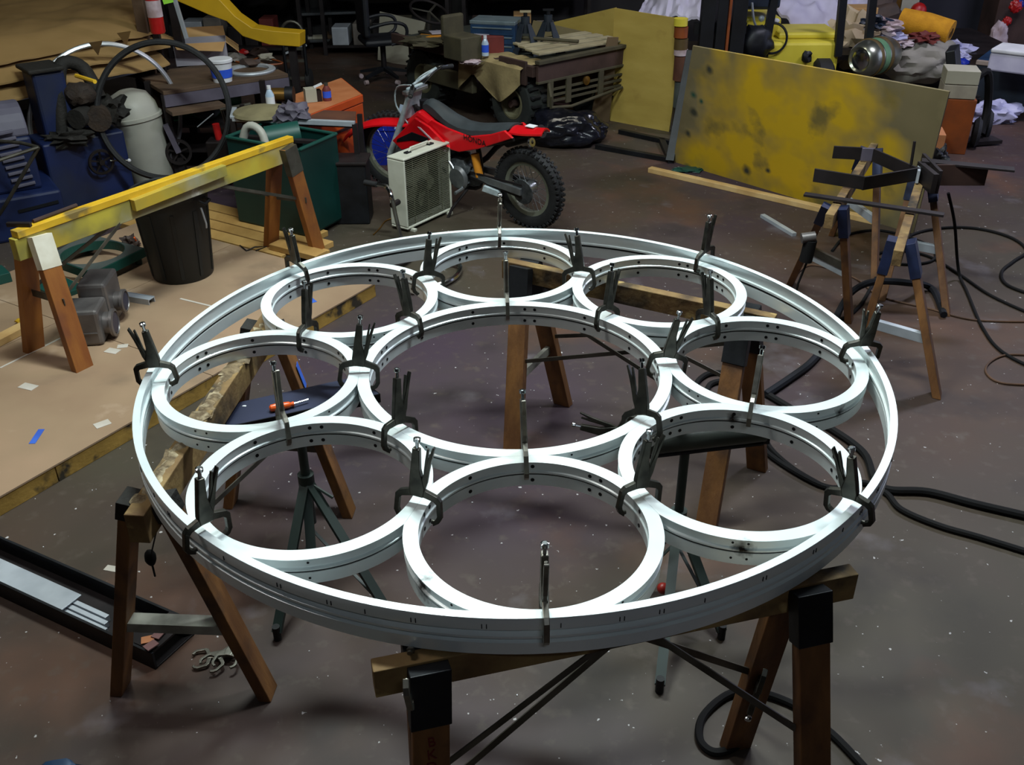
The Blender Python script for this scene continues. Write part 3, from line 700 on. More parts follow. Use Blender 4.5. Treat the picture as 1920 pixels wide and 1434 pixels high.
# ------------------------------------------------------------------ things on the deck
c = pt(343, 518, zd); cx, cy = c.x - .01, c.y + .05
tc = thing('trash_can', 'round black plastic trash can with handles standing on the deck', 'trash can', (cx, cy, zd))
Tm = Matrix.Translation((cx, cy, zd))
MB().lathe([(0, .0), (.175, .0), (.18, .008), (.215, .46), (.218, .50), (.228, .505), (.230, .53), (.222, .54), (.214, .535), (.205, .46), (.172, .02), (0, .02)], 48, Tm).build('can_body', 'can_plastic', tc)
for s in (-1, 1):
    a = Vector((cx + .93 * .222 * s, cy - .37 * .222 * s, zd + .50)); MB().tube([a + Vector((0, -.045, .0)), a + Vector((.035 * s, -.04, -.02)), a + Vector((.04 * s, .04, -.02)), a + Vector((0, .045, 0))], .010, 8).build('handle', 'can_plastic', tc)
MB().tube([(cx + .215, cy - .12, zd + .46), (cx + .226, cy - .11, zd + .36), (cx + .22, cy - .10, zd + .33)], .006, 6).build('wire_bail', 'galv', tc)
for k in range(10):
    a = k * 2 * pi / 10; MB().bar((cx + cos(a) * .183, cy + sin(a) * .183, zd + .03), (cx + cos(a) * .214, cy + sin(a) * .214, zd + .44), .02, .006, up=(cos(a), sin(a), 0)).build('rib', 'can_plastic', tc)
# square plate with round hole
pc = [pt(88, 482, zd + .10), pt(175, 512, zd + .10), pt(272, 465, zd + .10), pt(160, 437, zd + .10)]
pl = thing('bored_plate', 'thick square green plate with a round hole, lying on the deck', 'metal plate', (pc[0].x, pc[0].y, zd + .03))
cc = sum(pc, Vector()) / 4; n_ = 48; b = MB(); hole = .185
def sq(a):
    for i in range(4):
        p, q = pc[i] - cc, pc[(i + 1) % 4] - cc; d = Vector((cos(a), sin(a)))
        den = d.x * (q.y - p.y) - d.y * (q.x - p.x)
        if abs(den) < 1e-9: continue
        t = (p.x * (q.y - p.y) - p.y * (q.x - p.x)) / den; u = (p.x * d.y - p.y * d.x) / den
        if t > 0 and -1e-6 <= u <= 1 + 1e-6: return d * t
    return Vector((.3, 0))
vs = []
angs = sorted([2 * pi * i / n_ for i in range(n_)] + [math.atan2((p - cc).y, (p - cc).x) % (2 * pi) for p in pc]); n_ = len(angs)
for a in angs:
    o_ = sq(a); i_ = Vector((cos(a) * hole, sin(a) * hole))
    for z in (0, .055): vs += [(cc.x + o_.x, cc.y + o_.y, zd + .045 + z), (cc.x + i_.x, cc.y + i_.y, zd + .045 + z)]
fs = []
for i in range(n_):
    a, c_ = i * 4, ((i + 1) % n_) * 4
    fs += [(a + 2, c_ + 2, c_ + 3, a + 3), (a, a + 1, c_ + 1, c_), (a, c_, c_ + 2, a + 2), (a + 1, a + 3, c_ + 3, c_ + 1)]
b.add(vs, fs); b.build('plate', 'green_flat', pl)
top = MB(); vs2 = []
for a in angs:
    o_ = sq(a) * .97; i_ = Vector((cos(a) * (hole + .003), sin(a) * (hole + .003)))
    for z in (0, .002): vs2 += [(cc.x + o_.x, cc.y + o_.y, zd + .1005 + z), (cc.x + i_.x, cc.y + i_.y, zd + .1005 + z)]
top.add(vs2, fs); top.build('plate_face', 'plate_grey', pl)
for p in pc:
    q = p.lerp(cc, .18); MB().cyl((q.x, q.y, zd), (q.x, q.y, zd + .046), .022, 12).build('foot', 'green_dark', pl)
tag(MB().slab(pt(108, 565, zd), pt(162, 545, zd), .30, zd, zd + .03).build('teal_plate', 'green_flat', bevel=.003), 'flat teal plate under the bored green plate, behind the sawhorse leg', 'metal plate')
tag(MB().slab(pt(-40, 545, zd), pt(24, 528, zd), .16, zd, zd + .06).build('teal_block', 'green_flat', bevel=.003), 'teal metal block on the deck at the left picture edge', 'metal block')
# two cast boxes with round flanges
def casting(label, A, B, depth, h, fl_at, m='cast_alu', rad=.075):
    A, B = Vector(A), Vector(B); t = thing('machine_casting', label, 'casting', (A.x, A.y, zd), group='grey metal castings on the deck')
    MB().slab(A, B, depth, zd, zd + h).build('housing', m, t, bevel=.018)
    d = (B - A).normalized(); nn = Vector((-d.y, d.x, 0)); c = B + nn * depth * .45 + Vector((0, 0, zd * 0 + h * .42))
    MB().lathe([(0, .0), (rad * .8, 0), (rad * .8, .03), (rad, .035), (rad, .05), (rad * .82, .055), (rad * .78, .045), (0, .045)], 32, frame((B + nn * depth * .5 + Vector((0, 0, h * .42))) + d * -.0, Vector((0, 0, 1)), d)).build('flange', m, t)
    MB().lathe([(0, .047), (rad * .74, .047), (rad * .72, .051), (0, .051)], 24, frame(B + nn * depth * .5 + Vector((0, 0, h * .42)), Vector((0, 0, 1)), d)).build('bore_cover', 'tray_steel', t)
    q = MB(); q.slab(A + d * .02 - nn * .004, B - d * .02 - nn * .004, .01, zd + h * .35, zd + h * .39); q.build('seam', m, t, bevel=.002)
    return t
casting('grey casting with a round flange, nearer of the two on the deck', pt(128, 652, zd), pt(196, 648, zd), .20, .20, 0)
casting('grey casting with a round bore, behind the nearer one beside the bin', pt(160, 618, zd), pt(214, 616, zd), .24, .26, 0, rad=.065)
t = thing('aluminium_offcut', 'short pale aluminium channel offcut between castings and bin', 'metal offcut', pt(260, 560, zd))
a, b_ = pt(228, 551, zd + .03), pt(284, 560, zd + .03)
MB().bar(a, b_, .05, .004).build('web', 'galv', t)
for s in (-1, 1):
    n2 = (b_ - a).cross(Vector((0, 0, 1))).normalized() * .025 * s; MB().bar(a + n2 - Vector((0, 0, .012)), b_ + n2 - Vector((0, 0, .012)), .004, .035).build('flange', 'galv', t)
tg = thing('rag_bundle', 'small dark rag bundle with an orange tip, left of the black bin', 'rag', pt(245, 470, zd))
MB().blob(pt(245, 455, zd + .03), (.05, .04, .045), .5, 3, 3, 8).build('rag', 'clutter_b', tg); MB().tube([pt(252, 445, zd + .08), pt(257, 455, zd + .03)], .006, 6).build('orange_tip', 'driver_orange', tg)
wl = tag(MB().tube([pt(450, 460, zd + .004), pt(462, 470, zd + .004), pt(478, 463, zd + .02), pt(500, 462, zd + .004), pt(480, 470, zd + .004)], .005, 6).build('bent_wire', 'steel_dark'), 'bent dark wire on the deck left of the orange sawhorse leg', 'wire')

# ------------------------------------------------------------------ tray stand, roller stand
def stand(label, hub, head_z, feet, m, gp='folding support stands under the hoop', hub_z=.36, knob=None):
    hub = Vector(hub); t = thing('support_stand', label, 'stand', (hub.x, hub.y, 0), group=gp)
    MB().tube([(hub.x, hub.y, .22), (hub.x, hub.y, head_z)], .017, 10).build('post', m, t)
    MB().tube([(hub.x, hub.y, hub_z - .05), (hub.x, hub.y, hub_z + .03)], .030, 12).build('collar', m, t)
    for f in feet:
        f = Vector((f[0], f[1], 0)); MB().bar((hub.x + (f.x - hub.x) * .03, hub.y + (f.y - hub.y) * .03, hub_z), (f.x, f.y, .03), .034, .016).build('leg', m, t)
        MB().cyl((f.x, f.y, 0), (f.x, f.y, .06), .014, 10).build('foot', 'rubber', t)
        MB().bar((hub.x, hub.y, .18), (hub.x + (f.x - hub.x) * .85, hub.y + (f.y - hub.y) * .85, .06), .012, .004).build('strut', m, t)
    MB().tube([(hub.x + .02, hub.y - .01, hub_z - .01), (hub.x + .10, hub.y - .05, hub_z - .04)], .006, 6).build('clamp_lever', m, t)
    if knob: MB().blob(knob, (.022, .022, .022), .03, 1, 2).build('knob', 'knob_red', t)
    return t
hubA = pv(575, 930, 3.0); H = pt(575, 905, .40)
stL = stand('black tripod stand with a steel tray on top, seen through the near left ring', (H.x, H.y, 0), .645, [pt(521, 1198), pt(593, 1148), pt(728, 1158)], 'stand_green', hub_z=.41)
tz = .665
t = thing('steel_tray', 'dark bluish steel tray on the tripod stand, orange screwdriver on it', 'tray', pt(560, 750, tz))
q0, q1, q2, q3 = pt(411, 762, tz), pt(425, 800, tz), pt(712, 738, tz), pt(668, 706, tz)
th = Vector((0, 0, .006)); MB().hexa([q1 - th, q2 - th, q3 - th, q0 - th, q1, q2, q3, q0]).build('tray_plate', 'tray_steel', t)
for a, b_ in ((q1, q2), (q0, q1), (q2, q3)): MB().bar(a - Vector((0, 0, .018)), b_ - Vector((0, 0, .018)), .004, .036).build('tray_lip', 'bracket_black', t)
MB().blob(pt(458, 761, tz + .001), (.008, .005, .002), .2, 2, 2).build('chip', 'paper_white', t)
sd = thing('screwdriver', 'orange-handled screwdriver lying on the dark steel tray', 'screwdriver', pt(540, 762, tz))
a, b_, c_ = pt(505, 766, tz + .013), pt(551, 757, tz + .013), pt(578, 749, tz + .013)
a, b_, c_ = Vector(a), Vector(b_), Vector(c_)
MB().tube([a, lerp(a, b_, .06), lerp(a, b_, .3), lerp(a, b_, .8), lerp(a, b_, .88), b_], [.007, .013, .0145, .012, .0075, .010], 10).build('handle', 'driver_orange', sd)
MB().tube([b_, c_], .0035, 8).build('shaft', 'chrome', sd)
for k in (.25, .5, .7): pass
H2 = pt(1268, 975, .30); H2 = pt(1272, 968, .30)
stR = stand('dark tripod roller stand seen through the near right ring', (H2.x, H2.y, 0), .60, [pt(1236, 1296), pt(1352, 1196), pt(1185, 1110)], 'stand_green', hub_z=.30, knob=pt(1243, 1103, .10))
ra, rb = Vector(pt(1205, 832, .655)), Vector(pt(1432, 806, .655))
MB().cyl(ra, rb, .040, 24).build('roller', 'roller_dark', stR)
MB().bar(ra - Vector((0, 0, .05)), rb - Vector((0, 0, .05)), .03, .008).build('roller_cradle', 'bracket_black', stR)
for p in (ra, rb): MB().bar(p - Vector((0, 0, .055)), p + Vector((0, 0, .02)), .012, .05, up=(1, 0, 0)).build('end_plate', 'bracket_black', stR)
# small clamps not on the rings
def placed_clamp(pos, X, Z, label, m, group, sc=1.):
    M = frame(pos, X, Z) @ Matrix.Scale(sc, 4); key = (m, .043, 1)
    if key not in protos: protos[key] = clamp_proto(M, label, m, .043, 1, group); return protos[key]
    o = copy_tree(protos[key], M, label); o['group'] = group; return o
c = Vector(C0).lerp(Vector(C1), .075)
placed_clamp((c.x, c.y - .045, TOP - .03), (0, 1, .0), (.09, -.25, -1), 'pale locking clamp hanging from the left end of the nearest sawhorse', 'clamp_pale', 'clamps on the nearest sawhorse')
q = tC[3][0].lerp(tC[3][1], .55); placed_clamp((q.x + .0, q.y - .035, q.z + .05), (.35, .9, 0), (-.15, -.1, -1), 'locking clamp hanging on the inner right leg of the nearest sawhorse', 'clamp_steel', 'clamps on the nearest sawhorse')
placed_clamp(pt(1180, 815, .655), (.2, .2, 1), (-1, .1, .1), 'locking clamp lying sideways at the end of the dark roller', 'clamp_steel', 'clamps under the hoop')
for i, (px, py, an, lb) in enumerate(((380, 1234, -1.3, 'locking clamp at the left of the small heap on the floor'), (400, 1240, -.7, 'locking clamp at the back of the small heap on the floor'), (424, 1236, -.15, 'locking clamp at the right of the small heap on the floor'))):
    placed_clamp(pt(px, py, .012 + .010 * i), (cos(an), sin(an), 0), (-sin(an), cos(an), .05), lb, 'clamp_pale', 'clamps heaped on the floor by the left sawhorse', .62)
# black steel channel with extrusions
z0 = .0
a, b_ = Vector(pt(-60, 1090, 0)), Vector(pt(292, 1256, 0)); dd = (b_ - a).normalized(); a = a - dd * .7; nn = Vector((-dd.y, dd.x, 0)); wch = .185
ch = thing('steel_channel', 'long black steel channel lying on the floor at the lower left', 'steel channel', a)
MB().slab(a, b_, wch, 0, .008).build('web', 'steel_dark', ch, bevel=.001)
MB().slab(a, b_, .010, 0, .075).build('near_flange', 'bracket_black', ch, bevel=.001); MB().slab(a, b_, wch, 0, .075, back=wch - .010).build('far_flange', 'bracket_black', ch, bevel=.001)
e = b_ - dd * .09; MB().slab(e, b_, wch - .01, .070, .078, back=.01).build('end_plate', 'steel_dark', ch)
for i in range(4):
    off = .03 + i * .023; s = a + nn * off; e = a + dd * ((b_ - a).length - (.27 + .02 * i) if i < 3 else .30) + nn * off
    o = MB().slab(s, e, .018, .0085, .030 + .003 * i).build('aluminium_strip', 'galv', bevel=.001); tag(o, ['aluminium strip in the black channel, against its near flange', 'aluminium strip second from the near flange of the channel', 'aluminium strip third from the near flange of the channel', 'aluminium strip farthest from the near flange of the channel'][i], 'metal strip', 'aluminium strips in the channel')
s = a + nn * .02; tag(MB().slab(s, a + dd * ((b_ - a).length - .47) + nn * .02, .095, .041, .046).build('aluminium_bar', 'galv', bevel=.001), 'flat ribbed aluminium bar lying on the strips in the black channel', 'metal strip')
for i, (px, py, r, m) in enumerate(((277, 1199, .3, 'chip_orange'), (298, 1190, 1.2, 'chip_pink'), (284, 1213, .9, 'chip_pink'))):
    p = pt(px, py, .082); tag(MB().box((p.x, p.y, .0805 + .004 * i + .002), (.042, .032, .004), rz=r).build('wood_chip', m), ['orange wood chip on the end of the black channel', 'pinkish wood chip right of the orange one on the channel', 'brown wood chip below the orange one on the channel'][i], 'wood chip')
# ------------------------------------------------------------------ dirt bike
def wheel(t, c, Rr, r, nm_m='rim_dusty', steer=0., knobs=True, name='wheel'):
    c = Vector(c); X = Vector((cos(steer), sin(steer), 0)); Y = Vector((-sin(steer), cos(steer), 0)); F = Matrix((X, Vector((0, 0, 1)), Y)).transposed().to_4x4(); F.translation = c   # lathe axis = local y
    def P(v): return F @ Vector(v)
    tyre = MB(); prof = [(Rr - r * .9, -r * .7), (Rr - r * .2, -r), (Rr + r * .6, -r * .85), (Rr + r, -r * .3), (Rr + r, r * .3), (Rr + r * .6, r * .85), (Rr - r * .2, r), (Rr - r * .9, r * .7)]
    tyre.lathe(prof, 48, F, True); ty = tyre.build('tyre', 'rubber', t, True)
    if knobs:
        k_ = MB()
        for i in range(44):
            for j, (zz, rr) in enumerate(((-r * .75, Rr + r * .75), (0, Rr + r * 1.05), (r * .75, Rr + r * .75))):
                a = 2 * pi * (i + .5 * (j == 1)) / 44; p = F @ Vector((cos(a) * rr, sin(a) * rr, zz)); d = (F.to_3x3() @ Vector((cos(a), sin(a), 0)))
                k_.bar(p - d * .006, p + d * .011, .018, .020, up=Y)
        kindstuff(k_.build('tread_knobs', 'rubber', ty, True))
    MB().lathe([(Rr - r * .9, -r * .6), (Rr - r * 1.5, -r * .5), (Rr - r * 1.5, r * .5), (Rr - r * .9, r * .6)], 40, F, True).build('rim', nm_m, t, True)
    MB().lathe([(0, -.045), (.03, -.045), (.045, -.035), (.045, .035), (.03, .045), (0, .045)], 20, F).build('hub', 'bike_alu', t, True)
    sp_ = MB()
    for i in range(28):
        a = 2 * pi * i / 28; b = a + (.5 if i % 2 else -.5); s = .03 if i % 4 < 2 else -.03
        sp_.bar(P((cos(b) * .042, sin(b) * .042, s)), P((cos(a) * (Rr - r * 1.45), sin(a) * (Rr - r * 1.45), 0)), .0025, .0025)
    kindstuff(sp_.build('spokes', 'bike_alu', t, True))
RB = pt(1008, 428); bd = Vector((-.77, .64, 0))
BM = frame((RB.x, RB.y, 0), bd) @ Matrix.Rotation(R(-4), 4, 'X')
bk = thing('dirt_bike', 'red and black dirt bike leaning on its kickstand behind the hoop', 'motorcycle', M=BM)
def pr2(poly, th, m, nm, y=0., bev=.004, par=None):
    b = MB(); b.prism(poly, th, (0, y, 0), (1, 0, 0), (0, 0, 1)); return b.build(nm, m, par or bk, True, bev)
wheel(bk, (.06, 0, .285), .235, .045)
wheel(bk, (1.37, 0, .30), .262, .038, steer=.35)
STE = Vector((-sin(.35), cos(.35), 0))
for s in (-1, 1):
    MB().bar((.06, .09 * s, .285), (.55, .06 * s, .31), .022, .05).build('swingarm', 'bike_alu', bk, True, .004)
    o = STE * .085 * s; MB().tube([Vector((1.37, 0, .30)) + o, Vector((1.24, 0, .52)) + o, Vector((1.09, 0, .80)) + o], [.026, .024, .019], 10).build('fork_tube', 'fork_white', bk, True)
MB().lathe([(0, -.004), (.085, -.004), (.09, .0), (.085, .004), (0, .004)], 28, frame((.06, .075, .285), (1, 0, 0), (0, 1, 0))).build('sprocket', 'engine', bk, True)
for z in (.33, .24): MB().bar((.06, .078, z), (.55, .075, .31 + (z - .285) * .4), .008, .014).build('chain', 'steel_dark', bk, True)
pr2([(.25, .205), (.42, .215), (.40, .262), (.27, .25)], .03, 'fork_white', 'chain_guide', .08)
en = MB(); en.blob((.66, 0, .30), (.16, .11, .12), .25, 2.5, 3, 3); en.blob((.78, 0, .42), (.07, .08, .12), .2, 3, 2, 5)
en.build('engine_block', 'engine', bk, True)
MB().lathe([(0, .0), (.085, 0), (.09, .012), (.07, .03), (0, .032)], 24, frame((.62, .10, .28), (1, 0, 0), (0, 1, 0))).build('clutch_cover', 'bike_alu', bk, True)
MB().lathe([(0, .0), (.055, 0), (.06, .012), (.04, .03), (0, .032)], 20, frame((.75, .10, .30), (1, 0, 0), (0, 1, 0))).build('ignition_cover', 'bike_alu', bk, True)
for i in range(6): MB().bar((.73 + .012 * i, -.07, .40 + .028 * i), (.88 + .006 * i, -.07, .385 + .028 * i), .14, .008).build('cooling_fin', 'engine', bk, True)
for i in range(6): MB().bar((.73 + .012 * i, .0, .40 + .028 * i), (.88 + .006 * i, .0, .385 + .028 * i), .15, .008).build('cooling_fin', 'engine', bk, True)
fr_ = MB()
MB().tube(smooth_path([(1.10, 0, .70), (1.02, 0, .45), (.92, 0, .22), (.75, 0, .17), (.52, 0, .20), (.50, 0, .42), (.55, 0, .60)], 4), .018, 8).build('frame_tube', 'steel_dark', bk, True)
for s in (-1, 1): MB().tube([(1.08, .0, .68), (.75, .09 * s, .60), (.35, .08 * s, .56), (.12, .07 * s, .64)], .014, 8).build('subframe_tube', 'steel_dark', bk, True)
MB().tube(smooth_path([(.86, -.04, .42), (.95, -.10, .35), (.85, -.13, .25), (.6, -.13, .33), (.4, -.12, .50), (.15, -.11, .60)], 4), .02, 8).build('exhaust_pipe', 'steel_dark', bk, True)
MB().tube([(.34, -.12, .53), (.02, -.11, .66)], .045, 14).build('muffler', 'steel_dark', bk, True)
MB().lathe([(.012, 0), (.03, 0), (.034, .01), (.03, .02), (.012, .02)], 18, frame((-.005, .05, .635), (0, 1, 0), (-1, 0, .3)), True).build('exhaust_tip', 'chrome', bk, True)
seat = MB(); prof_t = [(1.0, .735), (.93, .765), (.86, .745), (.74, .685), (.62, .655), (.5, .655), (.38, .675), (.25, .70), (.16, .715)]; prof_b = [(.16, .70), (.3, .645), (.5, .60), (.7, .62), (.85, .66), (.97, .70)]
vs = []; n_ = 18
def interp(pr, x):
    pr = sorted(pr); x = max(pr[0][0], min(pr[-1][0], x))
    for (a, b), (c, d) in zip(pr, pr[1:]):
        if a <= x <= c: return b + (d - b) * (x - a) / (c - a + 1e-9)
for i in range(n_ + 1):
    x = .16 + (.98 - .16) * i / n_; zt, zb = interp(prof_t, x), interp(prof_b, x); wv = .085 - .045 * max(0, (x - .7) / .3)
    for y, z in ((-wv, zb), (-wv * .95, zt - .02), (-wv * .55, zt), (0, zt + .006), (wv * .55, zt), (wv * .95, zt - .02), (wv, zb)): vs.append((x, y, z))
fs = []
for i in range(n_):
    for j in range(7): a = i * 7 + j; b = i * 7 + (j + 1) % 7; fs.append((a, b, b + 7, a + 7))
fs += [tuple(range(7)), tuple(reversed(range(n_ * 7, n_ * 7 + 7)))]
seat.add(vs, fs, True); seat.build('seat', 'seat_black', bk, True)
for s in (-1, 1):
    pn = pr2([(.42, .525), (.60, .47), (.73, .475), (.93, .60), (.84, .66), (.7, .625), (.5, .60), (.3, .65), (.17, .70), (.10, .66), (.30, .575)], .022, 'red_bike', 'side_panel', .095 * s, .006)
    pr2([(.66, .50), (.84, .615), (.98, .66), (1.10, .56), (1.24, .445), (1.15, .39), (1.06, .42), (.95, .47), (.80, .48)], .022, 'red_bike', 'tank_shroud', .125 * s, .006)
    pr2([(.86, .535), (1.02, .55), (1.18, .47), (1.19, .445), (1.02, .49), (.86, .495)], .024, 'bracket_black', 'shroud_vent', .128 * s, .002)
    pr2([(.93, .60), (.955, .60), (.72, .46), (.70, .465)], .024, 'paper_pink', 'shroud_edge', .128 * s, .001)
pr2([(.84, .64), (.99, .70), (1.10, .62), (1.12, .52), (.9, .50)], .20, 'red_bike', 'fuel_tank', 0, .03)
MB().cyl((1.0, 0, .67), (1.0, 0, .75), .035, 14).build('fuel_cap', 'bracket_black', bk, True)
def fend(pts, w0, w1, m, nm, th=.012, crown=.03, steer=0.):
    b = MB(); P = smooth_path([(x, 0, z) for x, z in pts], 4); n = len(P)
    ca, sa = cos(steer), sin(steer); piv = Vector((1.15, 0, 0))
    def fn(u, v):
        i = min(n - 1, int(u * (n - 1) + .5)); p = P[i]; wv = w0 + (w1 - w0) * u; yy = (v - .5) * 2 * wv; q = Vector((p.x, yy, p.z - crown * (2 * v - 1) ** 2))
        r = q - piv; return Vector((piv.x + r.x * ca - r.y * sa, r.x * sa + r.y * ca, q.z))
    b.sheet(fn, n - 1, 6, th); return b.build(nm, m, bk, True)
fend([(-.10, .735), (.05, .715), (.20, .70), (.33, .62)], .045, .095, 'red_bike', 'rear_fender')
fend([(-.06, .70), (.10, .66), (.30, .60)], .03, .07, 'bracket_black', 'inner_fender', crown=.01)
fend([(1.72, .425), (1.63, .50), (1.5, .555), (1.36, .58), (1.2, .585), (1.10, .60)], .05, .075, 'red_bike', 'front_fender', steer=.35)
o = (text('HONDA', .055, 'logo_black', bk, BM @ Vector((.44, .108, .585)), BM.to_3x3() @ Vector((-1, 0, -.06)), BM.to_3x3() @ Vector((0, 0, 1))))
MB().box((.02, .0, .728), (.07, .05, .004)).build('fender_decal', 'paper_white', bk, True)
hb = [Vector((1.0, 0, 0)) + STE * y + Vector((dx, 0, z)) for y, dx, z in ((-.37, -.10, .90), (-.22, -.04, .92), (-.10, .06, .83), (.10, .06, .83), (.22, -.04, .92), (.37, -.10, .90))]
MB().tube(smooth_path(hb, 4), .011, 8).build('handlebar', 'chrome', bk, True)
MB().tube([Vector((1.0, 0, .92)) + STE * -.2 + Vector((-.03, 0, 0)), Vector((.97, 0, .92)) + STE * .2], .009, 8).build('crossbar', 'fork_white', bk, True)
for s in (0, -1): e = hb[s]; f_ = hb[1 if s == 0 else -2]; MB().tube([e, e.lerp(f_, .8)], .017, 10).build('grip', 'rubber', bk, True)
MB().box((1.08, 0, .81), (.05, .22, .03)).build('triple_clamp', 'bike_alu', bk, True, .006)
MB().bar((1.16, 0, .60), (1.08, 0, .84), .16, .02, up=(1, 0, .2)).build('number_plate', 'fork_white', bk, True, .005)
for s in (-1, 1): MB().tube(smooth_path([hb[1 if s < 0 else -2] + Vector((.02, 0, 0)), Vector((1.16, .10 * s, .84)), Vector((1.2, .09 * s, .70)), Vector((1.12, .05 * s, .55))], 4), .006, 6).build('control_cable', 'fork_white', bk, True)
MB().tube([(.56, .09, .20), (.62, .20, .08), (.64, .24, .005)], .011, 8).build('kickstand', 'steel_dark', bk, True)
MB().tube([(.58, .10, .21), (.58, .20, .20)], .013, 8).build('footpeg', 'bike_alu', bk, True)
MB().tube([(.50, .05, .46), (.47, .05, .30)], .03, 10).build('rear_shock', 'folder_orange', bk, True)
MB().tube([(.78, .10, .46), (.66, .12, .36), (.58, .12, .22)], .010, 8).build('kick_lever', 'bike_alu', bk, True)

# ------------------------------------------------------------------ box fan
A, B = Vector(pt(765, 437)), Vector(pt(846, 399)); u = (B - A).normalized(); n = Vector((-u.y, u.x, 0)); sz = .50
FM = Matrix((u, n, Vector((0, 0, 1)))).transposed().to_4x4(); FM.translation = (A.x, A.y, 0)
fn_ = thing('box_fan', 'off-white square box fan standing in front of the dirt bike', 'fan', M=FM)
D = .15; z0 = .02; z1 = .52; W_ = (B - A).length + .02
for nm, c_, d_ in (('top_panel', (W_ / 2, D / 2, z1 - .008), (W_, D, .016)), ('bottom_panel', (W_ / 2, D / 2, z0 + .008), (W_, D, .016)), ('side_panel', (.008, D / 2, (z0 + z1) / 2), (.016, D, z1 - z0 - .034)), ('side_panel', (W_ - .008, D / 2, (z0 + z1) / 2), (.016, D, z1 - z0 - .034))):
    MB().box(c_, d_).build(nm, 'fan_white', fn_, True, .006)
MB().tube([(W_ * .28, D / 2, z1 + .002), (W_ * .32, D / 2, z1 + .028), (W_ * .68, D / 2, z1 + .028), (W_ * .72, D / 2, z1 + .002)], .008, 8).build('carry_handle', 'fan_white', fn_, True)
for x in (.26, .74): MB().box((W_ * x, D / 2, z1 + .004), (.05, .03, .012)).build('handle_mount', 'bracket_black', fn_, True, .002)
MB().box((W_ / 2, D * .75, (z0 + z1) / 2), (W_ - .034, .006, z1 - z0 - .034)).build('back_plate', 'fan_inside', fn_, True)
for i in range(34):
    z = z0 + .03 + (z1 - z0 - .06) * i / 33
    MB().bar((.018, .010, z), (W_ - .018, .010, z), .0035, .0035).build('grille_wire', 'fan_grille', fn_, True)
for x in (.2, .5, .8): MB().bar((W_ * x, .013, z0 + .018), (W_ * x, .013, z1 - .018), .005, .004).build('grille_post', 'fan_grille', fn_, True)
for i in range(5):
    a = 2 * pi * i / 5; c_ = Vector((W_ / 2, .07, (z0 + z1) / 2))
    b = MB(); b.prism([(.03, -.03), (.10, -.07), (.185, -.045), (.19, .03), (.12, .07), (.03, .035)], .004, c_, (cos(a), .25, sin(a)), (-sin(a), .25, cos(a))); b.build('blade', 'fan_blade', fn_, True)
MB().cyl((W_ / 2, .05, (z0 + z1) / 2), (W_ / 2, .10, (z0 + z1) / 2), .04, 16).build('motor_hub', 'fan_inside', fn_, True)
for x in (.05, W_ - .05): MB().box((x, D / 2, .01), (.03, D + .06, .02)).build('foot', 'fan_white', fn_, True, .003)

# chrome bent tube with grip (scooter handle) left of the fan
sc = thing('push_scooter', 'folded kick scooter with chrome bar beside the box fan', 'scooter', pt(748, 440))
MB().tube(smooth_path([pt(700, 345, .40), pt(725, 350, .39), pt(735, 372, .33), pt(742, 405, .18), pt(752, 445, .03)], 5), .014, 8).build('handle_tube', 'chrome', sc)
MB().tube([pt(684, 342, .40), pt(706, 346, .40)], .019, 10).build('grip', 'rubber', sc)
MB().tube([pt(735, 385, .27), pt(747, 378, .27)], .02, 8).build('latch', 'steel_dark', sc)
for p in ((800, 497), (760, 535)): pass
MB().tube(smooth_path([pt(808, 492, .03), pt(858, 495, .03), pt(858, 515, .03), pt(826, 533, .03), pt(770, 545, .03)], 5), .016, 8).build('deck_hoop', 'chrome', sc)
MB().tube(smooth_path([pt(752, 445, .03), pt(770, 480, .03), pt(735, 500, .03), pt(705, 500, .03)], 5), .016, 8).build('frame_bar', 'steel_dark', sc)
MB().lathe([(.0, -.015), (.05, -.015), (.06, 0), (.05, .015), (0, .015)], 20, frame(pt(708, 515, .06), (1, 0, 0), (.4, -1, 0))).build('wheel', 'rubber', sc)

# ------------------------------------------------------------------ green cabinet, orange tool chest, bench rails
def qbox(A, C_, B, z0, z1):
    A, C_, B = [Vector((p[0], p[1], 0)) for p in (A, C_, B)]; D_ = A + B - C_; b = MB()
    return b.hexa([Vector((p.x, p.y, z0)) for p in (A, C_, B, D_)] + [Vector((p.x, p.y, z1)) for p in (A, C_, B, D_)])
gA, gC, gB = [Vector(pt(*p)) for p in ((451, 425), (581, 455), (646, 418))]; gD = gA + gB - gC
cb = thing('green_cabinet', 'dark green open-topped steel machine cabinet standing on the planks', 'cabinet', (gC.x, gC.y, .04)); zt = .64
for a, b_ in ((gA, gC), (gC, gB), (gB, gD), (gD, gA)): MB().bar(Vector((a.x, a.y, (zt + .05) / 2)), Vector((b_.x, b_.y, (zt + .05) / 2)), .012, zt - .05).build('side_panel', 'green_dark', cb, bevel=.003)
for a, b_ in ((gA, gC), (gC, gB), (gB, gD), (gD, gA)): MB().bar(Vector((a.x, a.y, zt)), Vector((b_.x, b_.y, zt)), .03, .012).build('rim', 'green_flat', cb, bevel=.002)
qbox(gA, gC, gB, .04, .07).build('base', 'green_dark', cb)
gm = (gA + gB) / 2; MB().tube([(gm.x - .12, gm.y + .05, .60), (gm.x + .10, gm.y + .12, .62)], .085, 20).build('motor', 'green_flat', cb)
MB().tube(smooth_path([(gm.x - .30, gm.y + .0, .50), (gm.x - .22, gm.y - .02, .70), (gm.x - .12, gm.y - .06, .68), (gm.x - .08, gm.y - .1, .52)], 5), .028, 10).build('white_duct', 'bin_white', cb)
MB().bar((gm.x - .3, gm.y + .12, .60), (gm.x + .32, gm.y - .05, .60), .05, .02).build('crossbar', 'steel_dark', cb)
oA, oC, oB = [Vector(pt(*p, .65)) for p in ((541, 180), (576, 216), (679, 176))]
